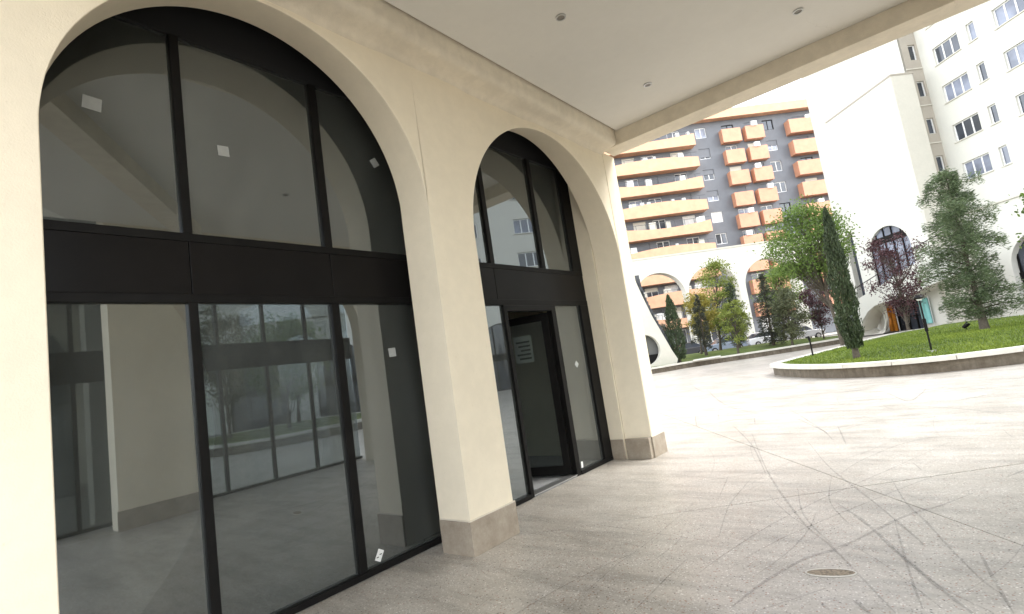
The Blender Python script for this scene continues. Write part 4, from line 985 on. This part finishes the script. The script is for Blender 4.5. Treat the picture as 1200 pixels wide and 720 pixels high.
make_tree('cedar_tree', 'broad grey green cedar with loose branches on the nearer lawn', 1.21, 22.16, phz(1.21, 22.16), 'cedar', 5.7, .95, 1.24, L_CED, 26000, .054, 15, off=(.0, .1), ex=.27)
make_tree('deciduous_tree', 'green tree just beyond the right edge, only leaf tips in view', 3.80, 23.4, phz(3.80, 23.4), 'round', 5.2, 2.2, 1.05, L_DEC, 2400, .09, 16)

# ================================================================== SMALL THINGS
for i, (x, y, lf_, lab) in enumerate(((13.2, 11.0, L_DEC, 'green tree on the planter right of the view, mirrored in the middle pane'), (16.5, 13.2, L_LIME, 'lime green tree right of the view, mirrored behind the green one'), (15.6, 9.6, L_OLI, 'olive green tree right of the view, mirrored in the glass'))):
    make_tree('deciduous_tree', lab, x, y, chz(x, y), 'round', 5.2 + .5 * i, 1.7, 1.5, lf_, 3200, .10, 40 + i)
zl = phz(-.168, 17.018)
lp = Thing('lamp_post', 'slim black lamp post with small head between cypress and cedar', 'lamp post', (-.168, 17.018, zl), group='black posts on the nearer lawn')
lp.part('post', MB().tube([(-.168, 17.018, zl - .05), (-.168, 17.018, zl + 1.38)], [.022, .020], 10), M_BLACK)
lp.box('control_box', (-.205, 16.975, zl + .52), (-.131, 17.048, zl + .85), M_BLACK, bevel=.008)
lp.part('head', MB().tube([(-.168, 17.018, zl + 1.36), (-.168, 17.018, zl + 1.40), (-.168, 17.018, zl + 1.47)], [.04, .12, .06], 16), M_BLACK)
lp.part('diffuser', MB().tube([(-.168, 17.018, zl + 1.325), (-.168, 17.018, zl + 1.362)], [.04, .075], 14), M_WHITEMETAL)
lp.part('base_plate', MB().tube([(-.168, 17.018, zl - .01), (-.168, 17.018, zl + .03)], [.10, .10], 14), M_STEEL)
x, y = -3.70, 22.3; z_ = phz(x, y)
pl_ = Thing('garden_post', 'short black post on the nearer lawn left of the cypress', 'post', (x, y, z_), group='black posts on the nearer lawn')
pl_.part('post', MB().tube([(x, y, z_ - .05), (x, y, z_ + .62)], [.03, .028], 8), M_BLACK)
pl_.part('cap', MB().tube([(x, y, z_ + .60), (x - .02, y, z_ + .72), (x - .04, y, z_ + .76)], [.045, .045, .03], 8), M_BLACK)
x, y = .84, 24.2; z_ = phz(x, y)
sp_ = Thing('spotlight', 'tiny dark spotlight tilted up in the grass left of the cedar trunk', 'spotlight', (x, y, z_))
sp_.part('spike', MB().tube([(x, y, z_ - .05), (x, y, z_ + .10)], [.015, .015], 6), M_BLACK)
sp_.part('housing', MB().tube([(x - .08, y, z_ + .07), (x + .02, y, z_ + .14), (x + .10, y, z_ + .22)], [.05, .07, .08], 10), M_BLACK)

def car(u, v, paint, label, flip=1):
    t = Thing('parked_car', label, 'car', (u, v, -.02), uv=True, group='cars parked beyond the lawn')
    def f(s, d, z): return (u + flip * s, v + d, z)
    body = [(-2.1, .32), (-2.12, .75), (-1.75, .90), (-.95, .98), (1.45, 1.0), (2.0, .95), (2.1, .70), (2.1, .32)]
    t.part('body', MB().prism(body, -.86, .86, f), paint, smooth=math.radians(30), bevel=.05)
    t.part('cabin', MB().prism([(-1.0, .96), (-.35, 1.42), (.9, 1.46), (1.75, .98)], -.72, .72, f), M_PANE)
    t.part('roof', MB().prism([(-.42, 1.425), (-.30, 1.475), (.92, 1.505), (1.02, 1.43)], -.70, .70, f), paint)
    for s in (-1.3, 1.32):
        for d in (-.80, .80):
            wv = MB().tube([f(s, d - .10, .31), f(s, d + .10, .31)], [.31, .31], 16); o = t.part('wheel', wv, M_HEAD)
            t.part('rim', MB().tube([f(s, d - .115, .31), f(s, d - .10, .31)], [.19, .19], 12), M_STEEL, o)
    for d in (-.6, .6): t.part('headlight', MB().box((-2.13, d - .16, .66), (-2.10, d + .16, .78), f), M_WHITEMETAL)
carp = lambda n, c: simple(n, c, .25, .2, .03)
car(20.1, 52.2, carp('dark_grey_car_paint', (.07, .07, .075)), 'dark grey parked car seen just right of the small cypress')
car(24.1, 52.0, carp('silver_blue_car_paint', (.28, .33, .40)), 'silver blue parked car seen between the young tree trunks')
car(28.7, 52.1, carp('white_car_paint', (.75, .75, .75)), 'white parked car partly behind the dark conifers', -1)
car(32.2, 51.7, carp('pale_grey_car_paint', (.45, .45, .45)), 'pale grey parked car beside the sooty dark conifer', -1)

#@@REST
